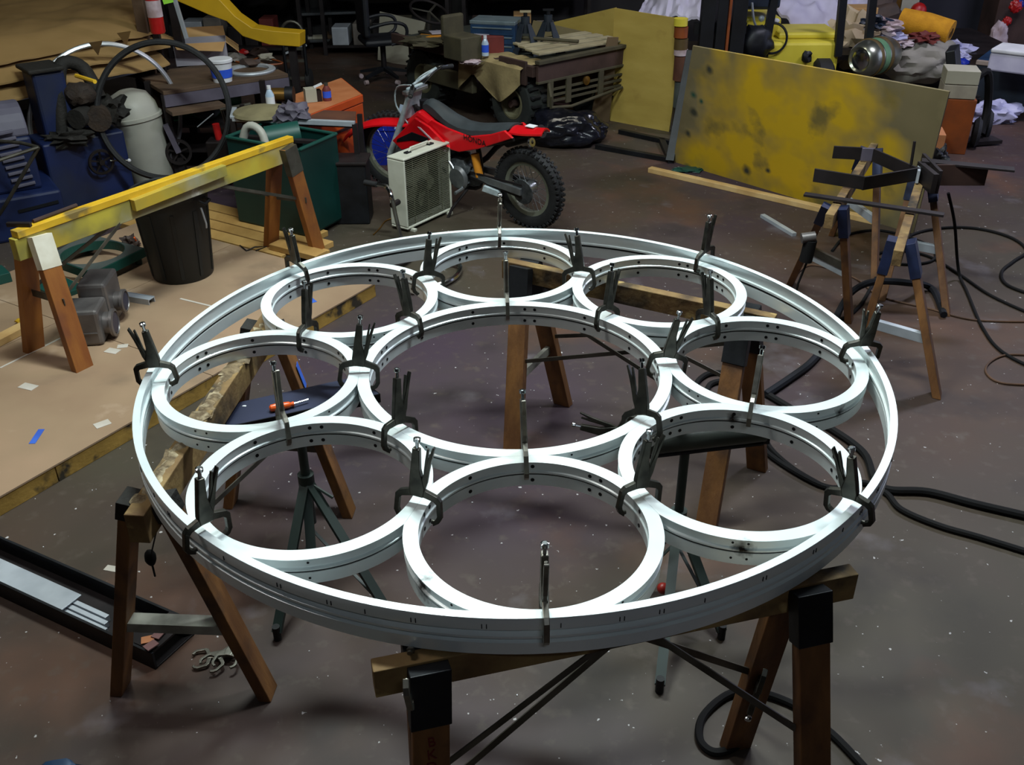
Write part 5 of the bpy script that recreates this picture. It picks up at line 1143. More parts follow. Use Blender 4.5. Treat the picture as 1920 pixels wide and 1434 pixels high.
# local frame: x along the end rail, y towards the front of the vehicle (away, to the left)
VM = Matrix((ed, ln, Vector((0, 0, 1)))).transposed().to_4x4(); VM.translation = (vC.x, vC.y, 0)
ut = thing('utility_vehicle', 'muddy olive flat-bed utility vehicle with a slatted rack, behind the dirt bike', 'utility vehicle', M=VM)
def VL(x, y, z): return VM @ Vector((x, y, z))
MB().box((WV / 2, LV / 2 + .05, .58), (WV, LV, .07)).build('flat_bed', 'deck_grey', ut, True, .006)
MB().box((WV / 2, LV / 2 + .05, .47), (WV * .8, LV * .96, .14)).build('chassis', 'rust_brown', ut, True, .01)
MB().bar((0, .0, .60), (0, LV + .1, .60), .05, .09).build('side_rail', 'rust_brown', ut, True, .005)
MB().bar((WV, .0, .60), (WV, LV + .1, .60), .05, .09).build('side_rail', 'rust_brown', ut, True, .005)
for y in (.30, 1.62):
    for x in (.10, WV - .10):
        F = frame((x, y, .28), (0, 0, 1), (-1, 0, 0)); b = MB(); b.lathe([(.13, -.10), (.19, -.13), (.255, -.12), (.28, -.06), (.28, .06), (.255, .12), (.19, .13), (.13, .10)], 40, F, True); ty = b.build('tyre', 'rubber_dusty', ut, True)
        k_ = MB()
        for i in range(24):
            for s in (-1, 1): a = 2 * pi * (i + .25 * s) / 24; p = F @ Vector((cos(a) * .282, sin(a) * .282, .06 * s)); k_.bar(p - Vector((.05, 0, 0)), p + Vector((.05, 0, 0)), .035, .018, up=(0, cos(a), sin(a)))
        kindstuff(k_.build('tread_lugs', 'rubber', ty, True))
        MB().lathe([(.05, .05), (.10, .06), (.125, .11), (.14, .11), (.145, .09), (.145, -.09), (0, -.05)], 30, F).build('wheel_rim', 'rim_tan', ut, True)
        MB().tube([F @ Vector((0, 0, .03)), F @ Vector((0, 0, .12))], .035, 12).build('hub', 'rust_brown', ut, True)
    MB().tube([(.1, y, .28), (WV - .1, y, .28)], .035, 10).build('axle', 'steel_dark', ut, True)
MB().bar((-.02, .80, .36), (-.02, 1.55, .36), .06, .16).build('side_step', 'olive', ut, True, .01)
# end rack
for i, z in enumerate((.34, .39, .44)): MB().bar((.10, -.06, z), (WV * .95, -.06, z), .02, .018).build('rack_bar', 'olive', ut, True)
MB().bar((-.02, -.05, .60), (WV + .04, -.05, .60), .03, .16).build('end_board', 'rust_brown', ut, True, .004)
MB().bar((-.03, -.06, .69), (WV + .05, -.06, .69), .06, .03).build('top_rail', 'olive', ut, True, .003)
MB().bar((-.03, -.06, .52), (WV + .05, -.06, .52), .035, .02).build('mid_rail', 'olive', ut, True, .003)
MB().tube([(.10, -.07, .50), (.08, -.12, .40), (.10, -.10, .30), (.35, -.10, .27), (WV * .9, -.10, .33)], .014, 8).build('bumper_tube', 'olive', ut, True)
for x in (.12, .34, .75): MB().bar((x, -.07, .30), (x, -.07, .52), .06, .02).build('rack_post', 'olive', ut, True, .003)
MB().lathe([(0, 0), (.035, .0), (.04, .02), (0, .03)], 16, frame((.55, -.07, .46), (1, 0, 0), (0, -1, 0))).build('lamp', 'brass', ut, True)
for i in range(4):
    MB().bar((.10 + .05 * i, .10 + .15 * i, .725), (WV + .0 - .0 * i, .02 + .15 * i, .725), .10, .018).build('wood_slat', 'slat_pale', ut, True, .003)
MB().tube([(.28, .75, .76), (.62, .10, .76)], .016, 8).build('green_strap', 'paper_pink' if 0 else 'olive', ut, True)
MB().box((-.03, .25, .58), (.03, .35, .20)).build('fender_plate', 'rust_brown', ut, True, .004)
st_ = Vector((.45, 2.2, 0))
c_ = VM.inverted() @ Vector(pv(805, 22, VL(.4, 2.1, 0).y)); F = frame(c_, (1, .1, 0), (.1, -.5, 1))
MB().tube([F @ Vector((cos(a) * .20, sin(a) * .20, 0)) for a in [2 * pi * i / 30 for i in range(30)]], .014, 8, True).build('steering_wheel', 'steel_dark', ut, True)
for i in range(3): a = i * 2.09 + .5; MB().bar(F @ Vector((0, 0, 0)), F @ Vector((cos(a) * .2, sin(a) * .2, 0)), .02, .012).build('wheel_spoke', 'steel_flat', ut, True)
MB().tube([c_, (c_.x, c_.y + .05, .60)], .022, 8).build('steering_column', 'olive_dark', ut, True)
q = VM.inverted() @ Vector(pt(858, 110, .66))
MB().box((q.x + .14, q.y + .10, .73), (.24, .26, .20)).build('seat_box', 'olive', ut, True, .01); MB().bar((q.x + .02, q.y + .24, .88), (q.x + .26, q.y + .24, .88), .05, .22).build('seat_back', 'olive', ut, True, .02)
MB().bar((.25, 1.3, .64), (.30, 2.0, .64), .12, .02).build('floor_plate', 'olive_dark', ut, True)
# things on its bed
zv = .618
def onbed(x, y): p = VL(x, y, zv); return p
c_ = Vector(pt(935, 72, .78)); tb = thing('blue_toolbox', 'blue drawer toolbox with silver trim on the utility vehicle bed', 'toolbox', (c_.x, c_.y, zv)); F = frame((c_.x - .02, c_.y + .25, zv), (1, -.28, 0))
def lbox(F, c, d): b = MB(); b.box(c, d); b.v = [F @ v for v in b.v]; return b
lbox(F, (0, 0, .13), (.42, .28, .26)).build('body', 'toolbox_blue', tb, bevel=.006)
lbox(F, (0, 0, .275), (.43, .29, .03)).build('lid', 'toolbox_trim', tb, bevel=.004)
for i in range(3):
    dr_ = lbox(F, (0, -.145, .05 + .078 * i), (.39, .01, .066)).build('drawer', 'toolbox_blue', tb, bevel=.002); lbox(F, (0, -.154, .076 + .078 * i), (.37, .012, .010)).build('drawer_pull', 'toolbox_trim', dr_)
c_ = Vector(pt(900, 88, .68)); t = thing('red_carton', 'dark red cardboard carton with white papers on top, right of the olive seat', 'carton', (c_.x, c_.y, zv)); F = frame((c_.x + .02, c_.y + .0, zv), (1, .22, 0))
lbox(F, (0, 0, .085), (.36, .24, .17)).build('carton', 'box_red', t, bevel=.004); lbox(F, (.05, .03, .175), (.24, .14, .006)).build('paper', 'card_pale', t)
bottle(910, 104, zd2, .17, .032, 'bottle_clear', 'label_blue', 'clear water bottle with a blue label at the edge of the vehicle bed')
for i, (px, py, lb) in enumerate(((985, 100, 'grey jack stand on the vehicle bed, left of its twin'), (1027, 96, 'grey jack stand on the vehicle bed, beside the slatted rack'))):
    c_ = Vector(pt(px, py, zv)); t = thing('jack_stand', lb, 'jack stand', c_, group='jack stands on the vehicle bed')
    for s in ((-1, -1), (1, -1), (1, 1), (-1, 1)): MB().bar((c_.x + .115 * s[0], c_.y + .115 * s[1], c_.z), (c_.x + .03 * s[0], c_.y + .03 * s[1], c_.z + .26), .12, .01, up=(s[0], s[1], 0), w1=.04).build('leg', 'jack_grey', t)
    MB().tube([(c_.x, c_.y, c_.z + .18), (c_.x, c_.y, c_.z + .32)], .04, 12).build('collar', 'jack_grey', t); MB().tube([(c_.x, c_.y, c_.z + .31), (c_.x, c_.y, c_.z + .36)], .018, 8).build('post', 'bracket_black', t)
    MB().bar((c_.x - .05, c_.y, c_.z + .365), (c_.x + .05, c_.y, c_.z + .365), .04, .014).build('saddle', 'bracket_black' if i else 'slat_pale', t)
p = VL(-.03, .52, .64)
def drape(u, v):
    y = .10 + u * .85; d_ = v * .62; fold = .04 * sin(u * 9) + .03 * noise.noise(Vector((u * 4, v * 3, 2)))
    if d_ < .25: return VL(.22 - d_, y, .64 + .015 * abs(sin(u * 14)))
    w_ = d_ - .25; cutoff = (.14 + .2 * abs(sin(u * 4.2))); w_ = min(w_, cutoff)
    return VL(-.06 - .02 - fold * w_ * 3, y, .635 - w_)
b = MB(); b.sheet(drape, 26, 16, .006); tag(b.build('draped_cloth', 'cloth_tan'), 'tan cloth draped over the side of the utility vehicle above its wheel', 'cloth')
tag(MB().blob(pt(882, 116, .62), (.09, .06, .02), .4, 3, 3, 5).build('white_rag', 'paper_pink'), 'small pale rag on the vehicle edge below the water bottle', 'rag')
tag(MB().blob(pt(800, 78, .68), (.22, .13, .05), .4, 2.5, 3, 15).build('canvas_heap', 'olive'), 'olive canvas heap on the front of the vehicle bed', 'cloth')
tag(lbox(frame(pt(806, 68, .72), (1, -.3, 0)), (0, 0, .0), (.22, .12, .012)).build('orange_folder', 'folder_orange'), 'orange folder on the canvas heap under the steering wheel', 'folder')
tag(lbox(frame(pt(826, 60, .74), (1, .3, 0)), (0, 0, .0), (.20, .14, .01)).build('white_papers', 'card_pale'), 'white papers beside the orange folder', 'paper')

# ------------------------------------------------------------------ office chair, white panel, shelf carts
cpos = Vector(pt(722, 150)); ch_ = thing('office_chair', 'black office chair with curved arms, beyond the orange chest', 'chair', cpos)
for i in range(5):
    a = i * 2 * pi / 5 + .3; e = cpos + Vector((cos(a) * .29, sin(a) * .29, 0)); MB().bar(cpos + Vector((0, 0, .13)), e + Vector((0, 0, .075)), .05, .04, w1=.03, h1=.025).build('base_spoke', 'chair_black', ch_)
    MB().lathe([(0, -.02), (.025, -.02), (.025, .02), (0, .02)], 12, frame(e + Vector((0, 0, .026)), (0, 0, 1), (sin(a), cos(a), 0))).build('caster', 'paper_pink', ch_)
MB().tube([cpos + Vector((0, 0, .10)), cpos + Vector((0, 0, .40))], .03, 10).build('gas_column', 'steel_dark', ch_)
F = frame(cpos, (1, .35, 0))
lbox(F, (.0, .0, .43), (.46, .44, .07)).build('seat', 'chair_black', ch_, bevel=.03)
b = lbox(F, (-.20, -.02, .70), (.07, .44, .42)); b.build('backrest', 'chair_black', ch_, bevel=.03)
for s in (-1, 1): MB().tube(smooth_path([F @ Vector((-.18, .25 * s, .60)), F @ Vector((.05, .26 * s, .64)), F @ Vector((.20, .26 * s, .60)), F @ Vector((.20, .25 * s, .48)), F @ Vector((.05, .22 * s, .41))], 4), .018, 8).build('armrest', 'chair_black', ch_)
MB().bar(F @ Vector((-.19, 0, .40)), F @ Vector((-.20, 0, .55)), .06, .02).build('back_stem', 'steel_dark', ch_)
a, b_ = Vector(pt(700, 120)), Vector(pt(792, 132)); wp = thing('white_board', 'large off-white panel propped up behind the office chair', 'panel', a)
q = [pv(708, 112, 11.9), pv(778, 128, 11.6), pv(798, 42, 11.75), pv(712, 22, 12.05)]; dn_ = Vector((.0, .03, 0)); MB().hexa([Vector(v) + dn_ for v in q] + [Vector(v) for v in q]).build('panel', 'panel_white', wp)
c2 = thing('wheeled_frame', 'dark tubular frame cart standing beside the office chair', 'cart', pt(775, 165)); ca, cb_ = Vector(pt(705, 138, .0)), Vector(pt(775, 165, 0))
for z in (.12, .42):
    for p, q in ((0, 1), (1, 2), (2, 3), (3, 0)):
        P4 = [Vector((-1.05, 10.55, z)), Vector((-.72, 10.25, z)), Vector((-.45, 10.5, z)), Vector((-.78, 10.8, z))]; MB().tube([P4[p], P4[q]], .012, 6).build('rail', 'steel_dark', c2)
for x, y in ((-1.05, 10.55), (-.72, 10.25), (-.45, 10.5), (-.78, 10.8)): MB().tube([(x, y, 0), (x, y, .55)], .014, 6).build('upright', 'steel_flat', c2)
sc_ = thing('shelf_cart', 'grey two-shelf cart with pallet board, against the back at the left of the chair', 'cart', pt(620, 100)); F = frame(pt(618, 92) + Vector((0, .25, 0)), (1, .18, 0))
for z in (.10, .42, .75): lbox(F, (0, 0, z), (.75, .5, .03)).build('shelf', 'cart_grey', sc_, bevel=.004)
for x in (-.36, .36):
    for y in (-.23, .23):
        lbox(F, (x, y, .42), (.035, .035, .74)).build('post', 'cart_grey', sc_)
        MB().lathe([(0, -.015), (.045, -.015), (.045, .015), (0, .015)], 14, frame(F @ Vector((x, y, .046)), (0, 0, 1), (1, 0, 0))).build('caster', 'rubber', sc_)
lbox(F, (.12, -.05, .135), (.35, .28, .04)).build('pallet_board', 'wood_rack', sc_); lbox(F, (-.2, -.12, .13), (.2, .12, .03)).build('white_strip', 'panel_white', sc_)
def shelf_unit(label, F, w_, d_, h_, n, m, fill, group=None):
    t = thing('shelf_unit', label, 'shelf', F.translation, group=group)
    for x in (-w_ / 2, w_ / 2):
        for y in (-d_ / 2, d_ / 2): lbox(F, (x, y, h_ / 2), (.045, .045, h_)).build('post', m, t)
    for i in range(n): lbox(F, (0, 0, .1 + (h_ - .15) * i / (n - 1)), (w_, d_, .03)).build('shelf_board', m, t)
    return t
rnd = random.Random(5)
shelf_unit('dark shelf unit against the back wall, behind the boom', frame((-3.3, 12.4, 0), (1, 0, 0)), 1.6, .55, 1.9, 4, 'steel_dark', 0)
shelf_unit('dark shelf unit against the back wall, behind the shelf cart', frame((-1.5, 12.5, 0), (1, 0, 0)), 1.5, .5, 1.9, 4, 'steel_dark', 0)
shelf_unit('dark shelf unit against the back wall, behind the steering wheel', frame((.2, 12.5, 0), (1, 0, 0)), 1.5, .5, 1.9, 4, 'steel_dark', 0)
cm = ['clutter_a', 'clutter_b', 'card', 'steel_dark', 'toolbox_blue', 'clutter_c', 'box_red', 'olive', 'galv', 'wood_brown']
desc = {'clutter_a': 'grey', 'clutter_b': 'dark brown', 'card': 'cardboard', 'steel_dark': 'black', 'toolbox_blue': 'blue', 'clutter_c': 'pale', 'box_red': 'dark red', 'olive': 'olive', 'galv': 'silver', 'wood_brown': 'reddish brown'}
for u_, (x0, nm) in enumerate(((-3.3, 'behind the boom'), (-1.5, 'behind the shelf cart'), (.2, 'behind the steering wheel'))):
    for lv in range(3):
        z = .115 + 1.75 * lv / 3; x = x0 - .66; k = 0
        while x < x0 + .6 and k < 5:
            w_ = rnd.uniform(.14, .30); h_ = rnd.uniform(.12, .34); m = rnd.choice(cm); o = MB().box((x + w_ / 2, 12.4, z + h_ / 2), (w_, .3, h_)).build('storage_box', m, bevel=.008)
            tag(o, '%s box on the %s shelf %s, %s from its left end' % (desc[m], ('bottom', 'second', 'third')[lv], nm, ('first', 'second', 'third', 'fourth', 'fifth')[k]), 'box', 'boxes on the shelves along the back wall'); x += w_ + rnd.uniform(.02, .07); k += 1
# ------------------------------------------------------------------ trash bag, plywood, steel frame
b = MB(); c_ = Vector(pt(1058, 275)); 
def bagpt(bm_, c, rad, seed, amp): bm_.blob(c, rad, amp, 1.6, 5, seed, flat=.0)
bagpt(b, Vector((c_.x + .02, c_.y + .12, .13)), (.36, .24, .17), 3, .13); o = b.build('trash_bag', 'bag_black'); tag(o, 'glossy black trash bag slumped on the floor behind the bike tail', 'trash bag')
def panel(label, q, th_, m, name='plywood_sheet', cat='plywood sheet', group=None):
    q = [Vector(v) for v in q]; n = (q[1] - q[0]).cross(q[3] - q[0]).normalized(); q[2] = CP + (q[2] - CP) * ((q[0] - CP).dot(n) / (q[2] - CP).dot(n))
    if n.y < 0: n = -n
    b = MB(); b.hexa([v + n * th_ for v in q] + q); return tag(b.build(name, m), label, cat, group)
BL, BR = Vector(pt(1143, 226)), Vector(pt(1254, 247)); TL, TR = Vector(pv(1152, 15, 9.25)), Vector(pv(1287, 37, 9.0))
panel('tall yellowish plywood sheet with knots, behind the right end of the vehicle', (BL, BR, TR, TL), .015, 'plywood')
for i, (px, py) in enumerate(((1248, 78), (1232, 183), (1225, 97), (1066, 36))):
    pass
P1, P2 = pv(1020, 120, 10.15), pv(1145, 140, 10.0); panel('second plywood sheet half hidden behind the vehicle rack', (Vector((.36, 10.2, 0)), Vector((1.22, 9.72, 0)), pv(1155, 14, 9.75), pv(1010, 48, 10.25)), .015, 'plywood')
panel('narrow grey chipboard strip in front of the hidden plywood sheet', (pv(985, 95, 9.95), pv(1180, 118, 9.55), pv(1178, 78, 9.55), pv(1000, 38, 9.95)), .012, 'chip_board', 'chipboard_strip', 'board')
panel('brown board standing left of the yellowish plywood', (Vector(pt(1105, 232)), Vector(pt(1142, 228)), pv(1160, 70, 9.12), pv(1140, 70, 9.05)), .012, 'ply_brown', 'brown_board', 'board')
sf = thing('steel_stand', 'black steel frame on the floor with a tall upright beside the yellow board', 'steel frame', pt(1180, 270))
def fb(p0, p1, w_=.05, h_=.04, nm='bar'): MB().bar(p0, p1, w_, h_).build(nm, 'bracket_black', sf, bevel=.002)
fb(Vector(pt(1118, 274, .02)), Vector(pt(1262, 300, .02))); fb(Vector(pt(1162, 246, .02)), Vector(pt(1262, 268, .02))); fb(Vector(pt(1256, 302, .02)), pv(1296, 95, 8.35), .07, .03, 'upright'); fb(Vector(pt(1240, 262, .02)), Vector(pt(1258, 302, .02)))
dr = thing('stacked_drums', 'rusty and white containers stacked between the plywood and the yellow board', 'containers', Vector(pt(1272, 240)))
xx = 8.75
for (y0, y1, m, r) in ((235, 200, 'grime_brown', .08), (200, 152, 'plate_grey', .07), (150, 105, 'wood_brown', .07), (103, 92, 'paper_pink', .06), (92, 72, 'keg_band', .06), (70, 50, 'fork_orange', .06), (48, 34, 'fork_yellow', .06)):
    a, b_ = pv(1276, y0, xx), pv(1280, y1, xx); 
    if y0 == 235: a.z = 0
    MB().lathe([(0, 0), (r, 0), (r, (b_ - a).z), (0, (b_ - a).z)], 20, Matrix.Translation(a)).build('container', m, dr)
# big yellow-sprayed board
q = [Vector(pt(1262, 303)), Vector(pt(1712, 438)), Vector(pt(1780, 172, 1.02)), Vector(pt(1299, 86, 1.02))]
mb_ = mat('spray_sheet', '7c6f4f', '8c7e5a', sc=2, rough=.7, bump=.06, c3='75694a', detail=8)
nt, N, L = nodes('spray_sheet')
o = panel('large board sprayed yellow in its middle, leaning in front of the forklift', q, .012, 'spray_sheet', 'sprayed_board', 'board')
oc = MW[o.name].translation
def bp(px, py):  # point on the board in its own coordinates
    d = ray(px, py); n = (q[1] - q[0]).cross(q[3] - q[0]); t_ = (q[0] - CP).dot(n) / d.dot(n); return tuple(CP + d * t_ - oc)
overlay('spray_sheet', 'cda515', [(bp(1420, 200), .62), (bp(1500, 240), .70), (bp(1390, 280), .58), (bp(1570, 200), .40), (bp(1610, 320), .42), (bp(1480, 330), .60), (bp(1300, 295), .26), (bp(1665, 290), .22), (bp(1345, 300), .40)], sc=5)
overlay('spray_sheet', '7b6a34', sc=3.2, lo=.58, hi=.70, detail=8)
overlay('spray_sheet', '3a3a2e', [(bp(1300, 210), .05), (bp(1330, 130), .045), (bp(1400, 320), .05), (bp(1440, 320), .03), (bp(1290, 250), .04)], sc=9)
overlay('spray_sheet', '0f4a3c', [(bp(1300, 178), .045), (bp(1315, 190), .03), (bp(1290, 315), .05)], sc=9)
tag(MB().blob(pt(1290, 318, .01), (.12, .06, .012), .4, 3, 3, 31, flat=.0).build('teal_rag', 'green_flat'), 'flat teal cloth on the floor under the left corner of the yellow board', 'cloth')
# lumber on the floor
a, b_ = Vector(pt(1218, 322)), Vector(pt(1642, 420)); tag(MB().bar(a + Vector((0, 0, .02)), b_ + Vector((0, 0, .02)), .06, .04).build('long_lumber', 'wood_pale', bevel=.004), 'long pale lumber lying on the floor in front of the yellow board', 'lumber')
a, b_ = Vector(pt(1429, 407)), Vector(pt(1489, 443)); tag(MB().bar(a + Vector((0, 0, .012)), b_ + Vector((0, 0, .012)), .035, .024).build('aluminium_stub', 'galv', bevel=.001), 'short bright aluminium stick lying on the floor right of centre', 'metal strip')

# steel pieces on the far right sawhorses
def steel(label, A, B, w_, h_, m='steel_dark', nm='steel_bar', parent=None): 
    o = MB().bar(A, B, w_, h_).build(nm, m, parent, bevel=.002)
    return o if parent else tag(o, label, 'steel bar')
zz = .745
wf = thing('steel_bracket_frame', 'welded dark steel frame of angled flat bars lying across both right sawhorses', 'steel frame', pt(1700, 330, zz))
def sb(p, q, h=.075, w_=.012, m='steel_dark', z=zz, nm='flat_bar'): MB().bar(Vector(pt(*p, z)), Vector(pt(*q, z)), w_, h).build(nm, m, wf, bevel=.0015)
sb((1562, 285), (1618, 288)); sb((1615, 289), (1638, 290), m='purple_grey', w_=.02); sb((1636, 290), (1722, 328)); sb((1526, 328), (1620, 343)); sb((1618, 344), (1722, 326)); sb((1722, 320), (1752, 345), .11, .03)
sb((1728, 308), (1760, 342), .13, .02); sb((1745, 328), (1850, 328), .12, .012, 'steel_brown')
MB().bar(Vector(pt(1728, 301, .80)), Vector(pt(1902, 318, .80)), .07, .012).build('top_plate', 'steel_dark', wf, bevel=.001)
MB().bar(Vector(pt(1721, 318, zz)), Vector(pt(1721, 332, zz)), .014, .07).build('weld', 'galv', wf)
for px, py in ((1573, 283), (1535, 328), (1584, 336)): MB().cyl(Vector(pt(px, py - 1, zz)) + Vector((0, -.008, 0)), Vector(pt(px, py - 1, zz)) + Vector((0, -.002, 0)), .012, 12).build('bolt_hole', 'brass', wf)
MB().tube([pt(1708, 310, .78), pv(1715, 265, pt(1708, 310, .78).y)], .008, 6).build('rod', 'steel_dark', wf)
steel('long thin dark flat bar resting across both right sawhorses, nearest the camera', pt(1508, 364, .72), pt(1770, 403, .72), .045, .014)
hg = thing('hanging_grinder', 'grinder with a grey body hanging by its cord on the left right-hand sawhorse', 'grinder', pt(1520, 470, .35)); p = Vector(pt(1528, 425, .42)); p = Vector(pv(1520, 450, t1[0][0].y - .10))
MB().tube([p, p + Vector((-.01, 0, -.12))], .035, 12).build('body', 'cable', hg); MB().tube([p + Vector((-.05, 0, .01)), p + Vector((.02, 0, .02))], .028, 12).build('head', 'cast_alu', hg)
MB().tube([p + Vector((0, 0, -.12)), p + Vector((-.03, 0, -.25)), p + Vector((-.03, .05, -.45))], .006, 6).build('cord', 'cable', hg)

# ------------------------------------------------------------------ forklift and heaps behind the board
fk = thing('forklift', 'yellow forklift with black mast and seat behind the sprayed board', 'forklift', (2.4, 10.0, 0)); Yf = 9.6
def X_(px, py, Y): return Vector(pv(px, py, Y))
for x0, x1, m, nm in ((1303, 1328, 'forklift_black', 'mast_rail'), (1332, 1350, 'forklift_black', 'mast_rail'), (1352, 1357, 'fork_orange', 'hydraulic_rod'), (1360, 1386, 'forklift_black', 'mast_rail')):
    xa = X_(x0 + 4, 110, Yf).x; xb = X_(x1 + 4, 110, Yf).x; MB().box(((xa + xb) / 2, Yf, .95), (xb - xa, .10, 1.9)).build(nm, m, fk, bevel=.004)
for z in (.15, .75, 1.3, 1.85): MB().box((X_(1347, 110, Yf).x, Yf + .07, z), (.5, .05, .10)).build('mast_cross', 'forklift_black', fk)
bx0, bx1 = X_(1392, 110, 10.0).x, X_(1560, 110, 10.0).x
MB().box(((bx0 + bx1) / 2, 10.25, .34), (bx1 - bx0, .9, .50)).build('chassis', 'fork_yellow', fk, bevel=.03)
MB().box((X_(1425, 60, 10.2).x, 10.35, .66), (.36, .5, .22)).build('cowl', 'fork_yellow', fk, bevel=.03)
MB().box((X_(1500, 95, 10.2).x, 10.2, .62), (.60, .5, .06)).build('engine_lid', 'fork_yellow', fk, bevel=.02)
MB().blob((X_(1415, 95, 9.75).x, 9.75, .60), (.17, .13, .16), .15, 2, 3, 4).build('seat', 'forklift_black', fk)
for (p, q_) in (((1432, 105), (1458, -40)), ((1570, 105), (1584, -40)), ((1628, 80), (1640, -40))): MB().bar(X_(*p, 9.8), X_(*q_, 9.8), .07, .07).build('guard_post', 'forklift_black', fk)
MB().tube(smooth_path([X_(1410, 5, 9.9), X_(1414, 40, 9.9), X_(1425, 62, 9.9)], 4), .012, 6).build('lever', 'galv', fk)
F = frame(X_(1448, 72, 9.8), (1, 0, .4), (.5, -.8, .4)); MB().tube([F @ Vector((cos(a) * .14, sin(a) * .14, 0)) for a in [2 * pi * i / 24 for i in range(24)]], .012, 6, True).build('steering_wheel', 'forklift_black', fk)
MB().box((X_(1352, 20, 10.1).x + .28, 10.15, .95), (.55, .30, .16)).build('dash_panel', 'bluebin', fk, bevel=.02)
for x in (bx0 + .15, bx1 - .15):
    MB().lathe([(0, -.09), (.18, -.09), (.22, -.06), (.22, .06), (.18, .09), (0, .09)], 28, frame((x, 9.78, .22), (0, 0, 1), (1, 0, 0))).build('wheel', 'rubber', fk)
MB().blob(X_(1512, 107, 9.75), (.05, .04, .06), .4, 3, 2, 9).build('black_latch', 'forklift_black', fk)
for i, (px, py, m) in enumerate(((1381, 18, 'paper_white'), (1428, 35, 'galv'), (1456, 40, 'paper_white'))): MB().blob(X_(px, py, 9.9), (.03, .02, .03), .2, 3, 2, i).build('bright_fitting', m, fk)
def cloth(label, q, sag, m, seed, th_=.03, name='tarp', cat='tarp', amp=.08, fr=2.2):
    q = [Vector(v) for v in q]
    def fn(u, v):
        p = q[0].lerp(q[1], u).lerp(q[3].lerp(q[2], u), v); n1 = noise.noise(Vector((u * fr * 2, v * fr * 1, seed))) + .5 * noise.noise(Vector((u * fr * 6, v * fr * 2, seed + 4)))
        return p + Vector((0, -.3 * amp * n1, amp * n1 - sag * sin(pi * u) * sin(pi * v)))
    b = MB(); b.sheet(fn, 40, 24, th_); return tag(b.build(name, m), label, cat)
cloth('pale lilac tarp draped diagonally down behind the forklift post', [X_(1400, -30, 10.9), X_(1560, 100, 10.3), X_(1600, 30, 10.8), X_(1480, -60, 11.3)], .0, 'tarp', 2)
cloth('white plastic tarp heaped behind the top of the plywood', [X_(1195, 32, 11.2), X_(1320, 30, 10.9), X_(1330, -30, 11.5), X_(1215, -20, 11.8)], -.08, 'tarp_white', 7)
cloth('grey-lilac sheet over the heap right of the forklift post', [X_(1500, 20, 11.2), X_(1610, 60, 10.8), X_(1640, -40, 11.4), X_(1500, -60, 11.6)], -.1, 'tarp', 12)
def heap(label, px, py, Y, rad, m, seed, name, cat, amp=.3, fl_=None): return tag(MB().blob(X_(px, py, Y), rad, amp, 2.4, 4, seed, flat=fl_).build(name, m), label, cat)
heap('cream cloth bundle between the forklift guard posts', 1605, 72, 10.5, (.30, .2, .25), 'cloth_cream', 3, 'cloth_bundle', 'cloth')
bxp = X_(1612, 30, 10.7); tag(MB().box(bxp, (.28, .25, .20)).build('brown_carton', 'card', bevel=.005), 'brown carton on the cream bundle between the guard posts', 'carton')
pl2 = thing('pallet_table', 'low dark table that carries the heap behind the board', 'table', (3.9, 10.4, 0)); MB().box((3.9, 10.7, .40), (2.6, 1.4, .05)).build('top', 'steel_dark', pl2)
for x in (2.75, 5.05):
    for y in (10.1, 11.3): MB().box((x, y, .19), (.08, .08, .38)).build('leg', 'steel_dark', pl2)
kg = thing('steel_keg', 'shiny steel keg with brown and green bands lying behind the board', 'keg', X_(1630, 130, 9.7)); ax_ = Vector((.80, .60, .12)).normalized(); kc = X_(1612, 112, 9.55)
F = frame(kc, Vector((0, 0, 1)), ax_)
MB().lathe([(0, .02), (.08, .015), (.10, .0), (.115, -.01), (.13, .0), (.155, .04), (.17, .09), (.17, .40), (.15, .46), (.10, .48), (0, .48)], 40, F).build('keg_body', 'keg_metal', kg)
MB().lathe([(0, -.01), (.05, -.012), (.095, .005), (.10, .02)], 30, F).build('keg_end', 'chrome', kg)
for z, m in ((.13, 'keg_band'), (.29, 'keg_band')): MB().lathe([(.168, z - .02), (.182, z - .01), (.182, z + .01), (.168, z + .02)], 36, F).build('band', m, kg)
MB().lathe([(.1725, .17), (.1735, .25)], 36, F).build('green_stripe', 'keg_green', kg)
sk = heap('big grey sack beside the keg behind the board', 1722, 112, 10.1, (.42, .32, .22), 'sack', 8, 'grey_sack', 'sack', .12)
fy = thing('foam_roll', 'rolled yellow foam lying on top of the grey sack', 'foam roll', X_(1740, 60, 10.2)); a, b_ = X_(1690, 38, 10.35), X_(1783, 62, 10.05)
MB().tube([a, lerp(a, b_, .5) + Vector((0, 0, .01)), b_], [.12, .125, .12], 28).build('roll', 'foam_yellow', fy); MB().tube([b_ - (b_ - a) * .01, b_ + (b_ - a) * .012], .05, 16).build('roll_core', 'brass', fy)
for i, (px, py, r, m, lb) in enumerate(((1660, 48, .10, 'paper_pink', 'crumpled white paper left of the foam roll'), (1672, 70, .09, 'bag_white', 'white plastic scraps on the heap above the keg'), (1690, 78, .08, 'paper_pink', 'pinkish crumpled paper below the foam roll'), (1732, 70, .09, 'box_red', 'dark red cloth under the foam roll'), (1668, 76, .05, 'red_paint', 'small red scrap at the top of the keg'), (1645, 42, .09, 'bluebin', 'dark blue cloth on the heap right of the guard post'), (1722, 98, .08, 'paper_white', 'flat white paper scrap on the grey sack'), (1790, 92, .12, 'bag_white', 'pale plastic bag right of the grey sack'))):
    tag(MB().blob(X_(px, py, 9.95 if i != 7 else 10.2), (r * 1.5, r, r * .6), .5, 3, 3, 40 + i).build('crumpled_scrap', m), lb, 'scrap')
heap('dark blue clothes heap behind the steel keg', 1600, 60, 11.3, (.5, .3, .35), 'clutter_b', 33, 'clothes_heap', 'clothes')
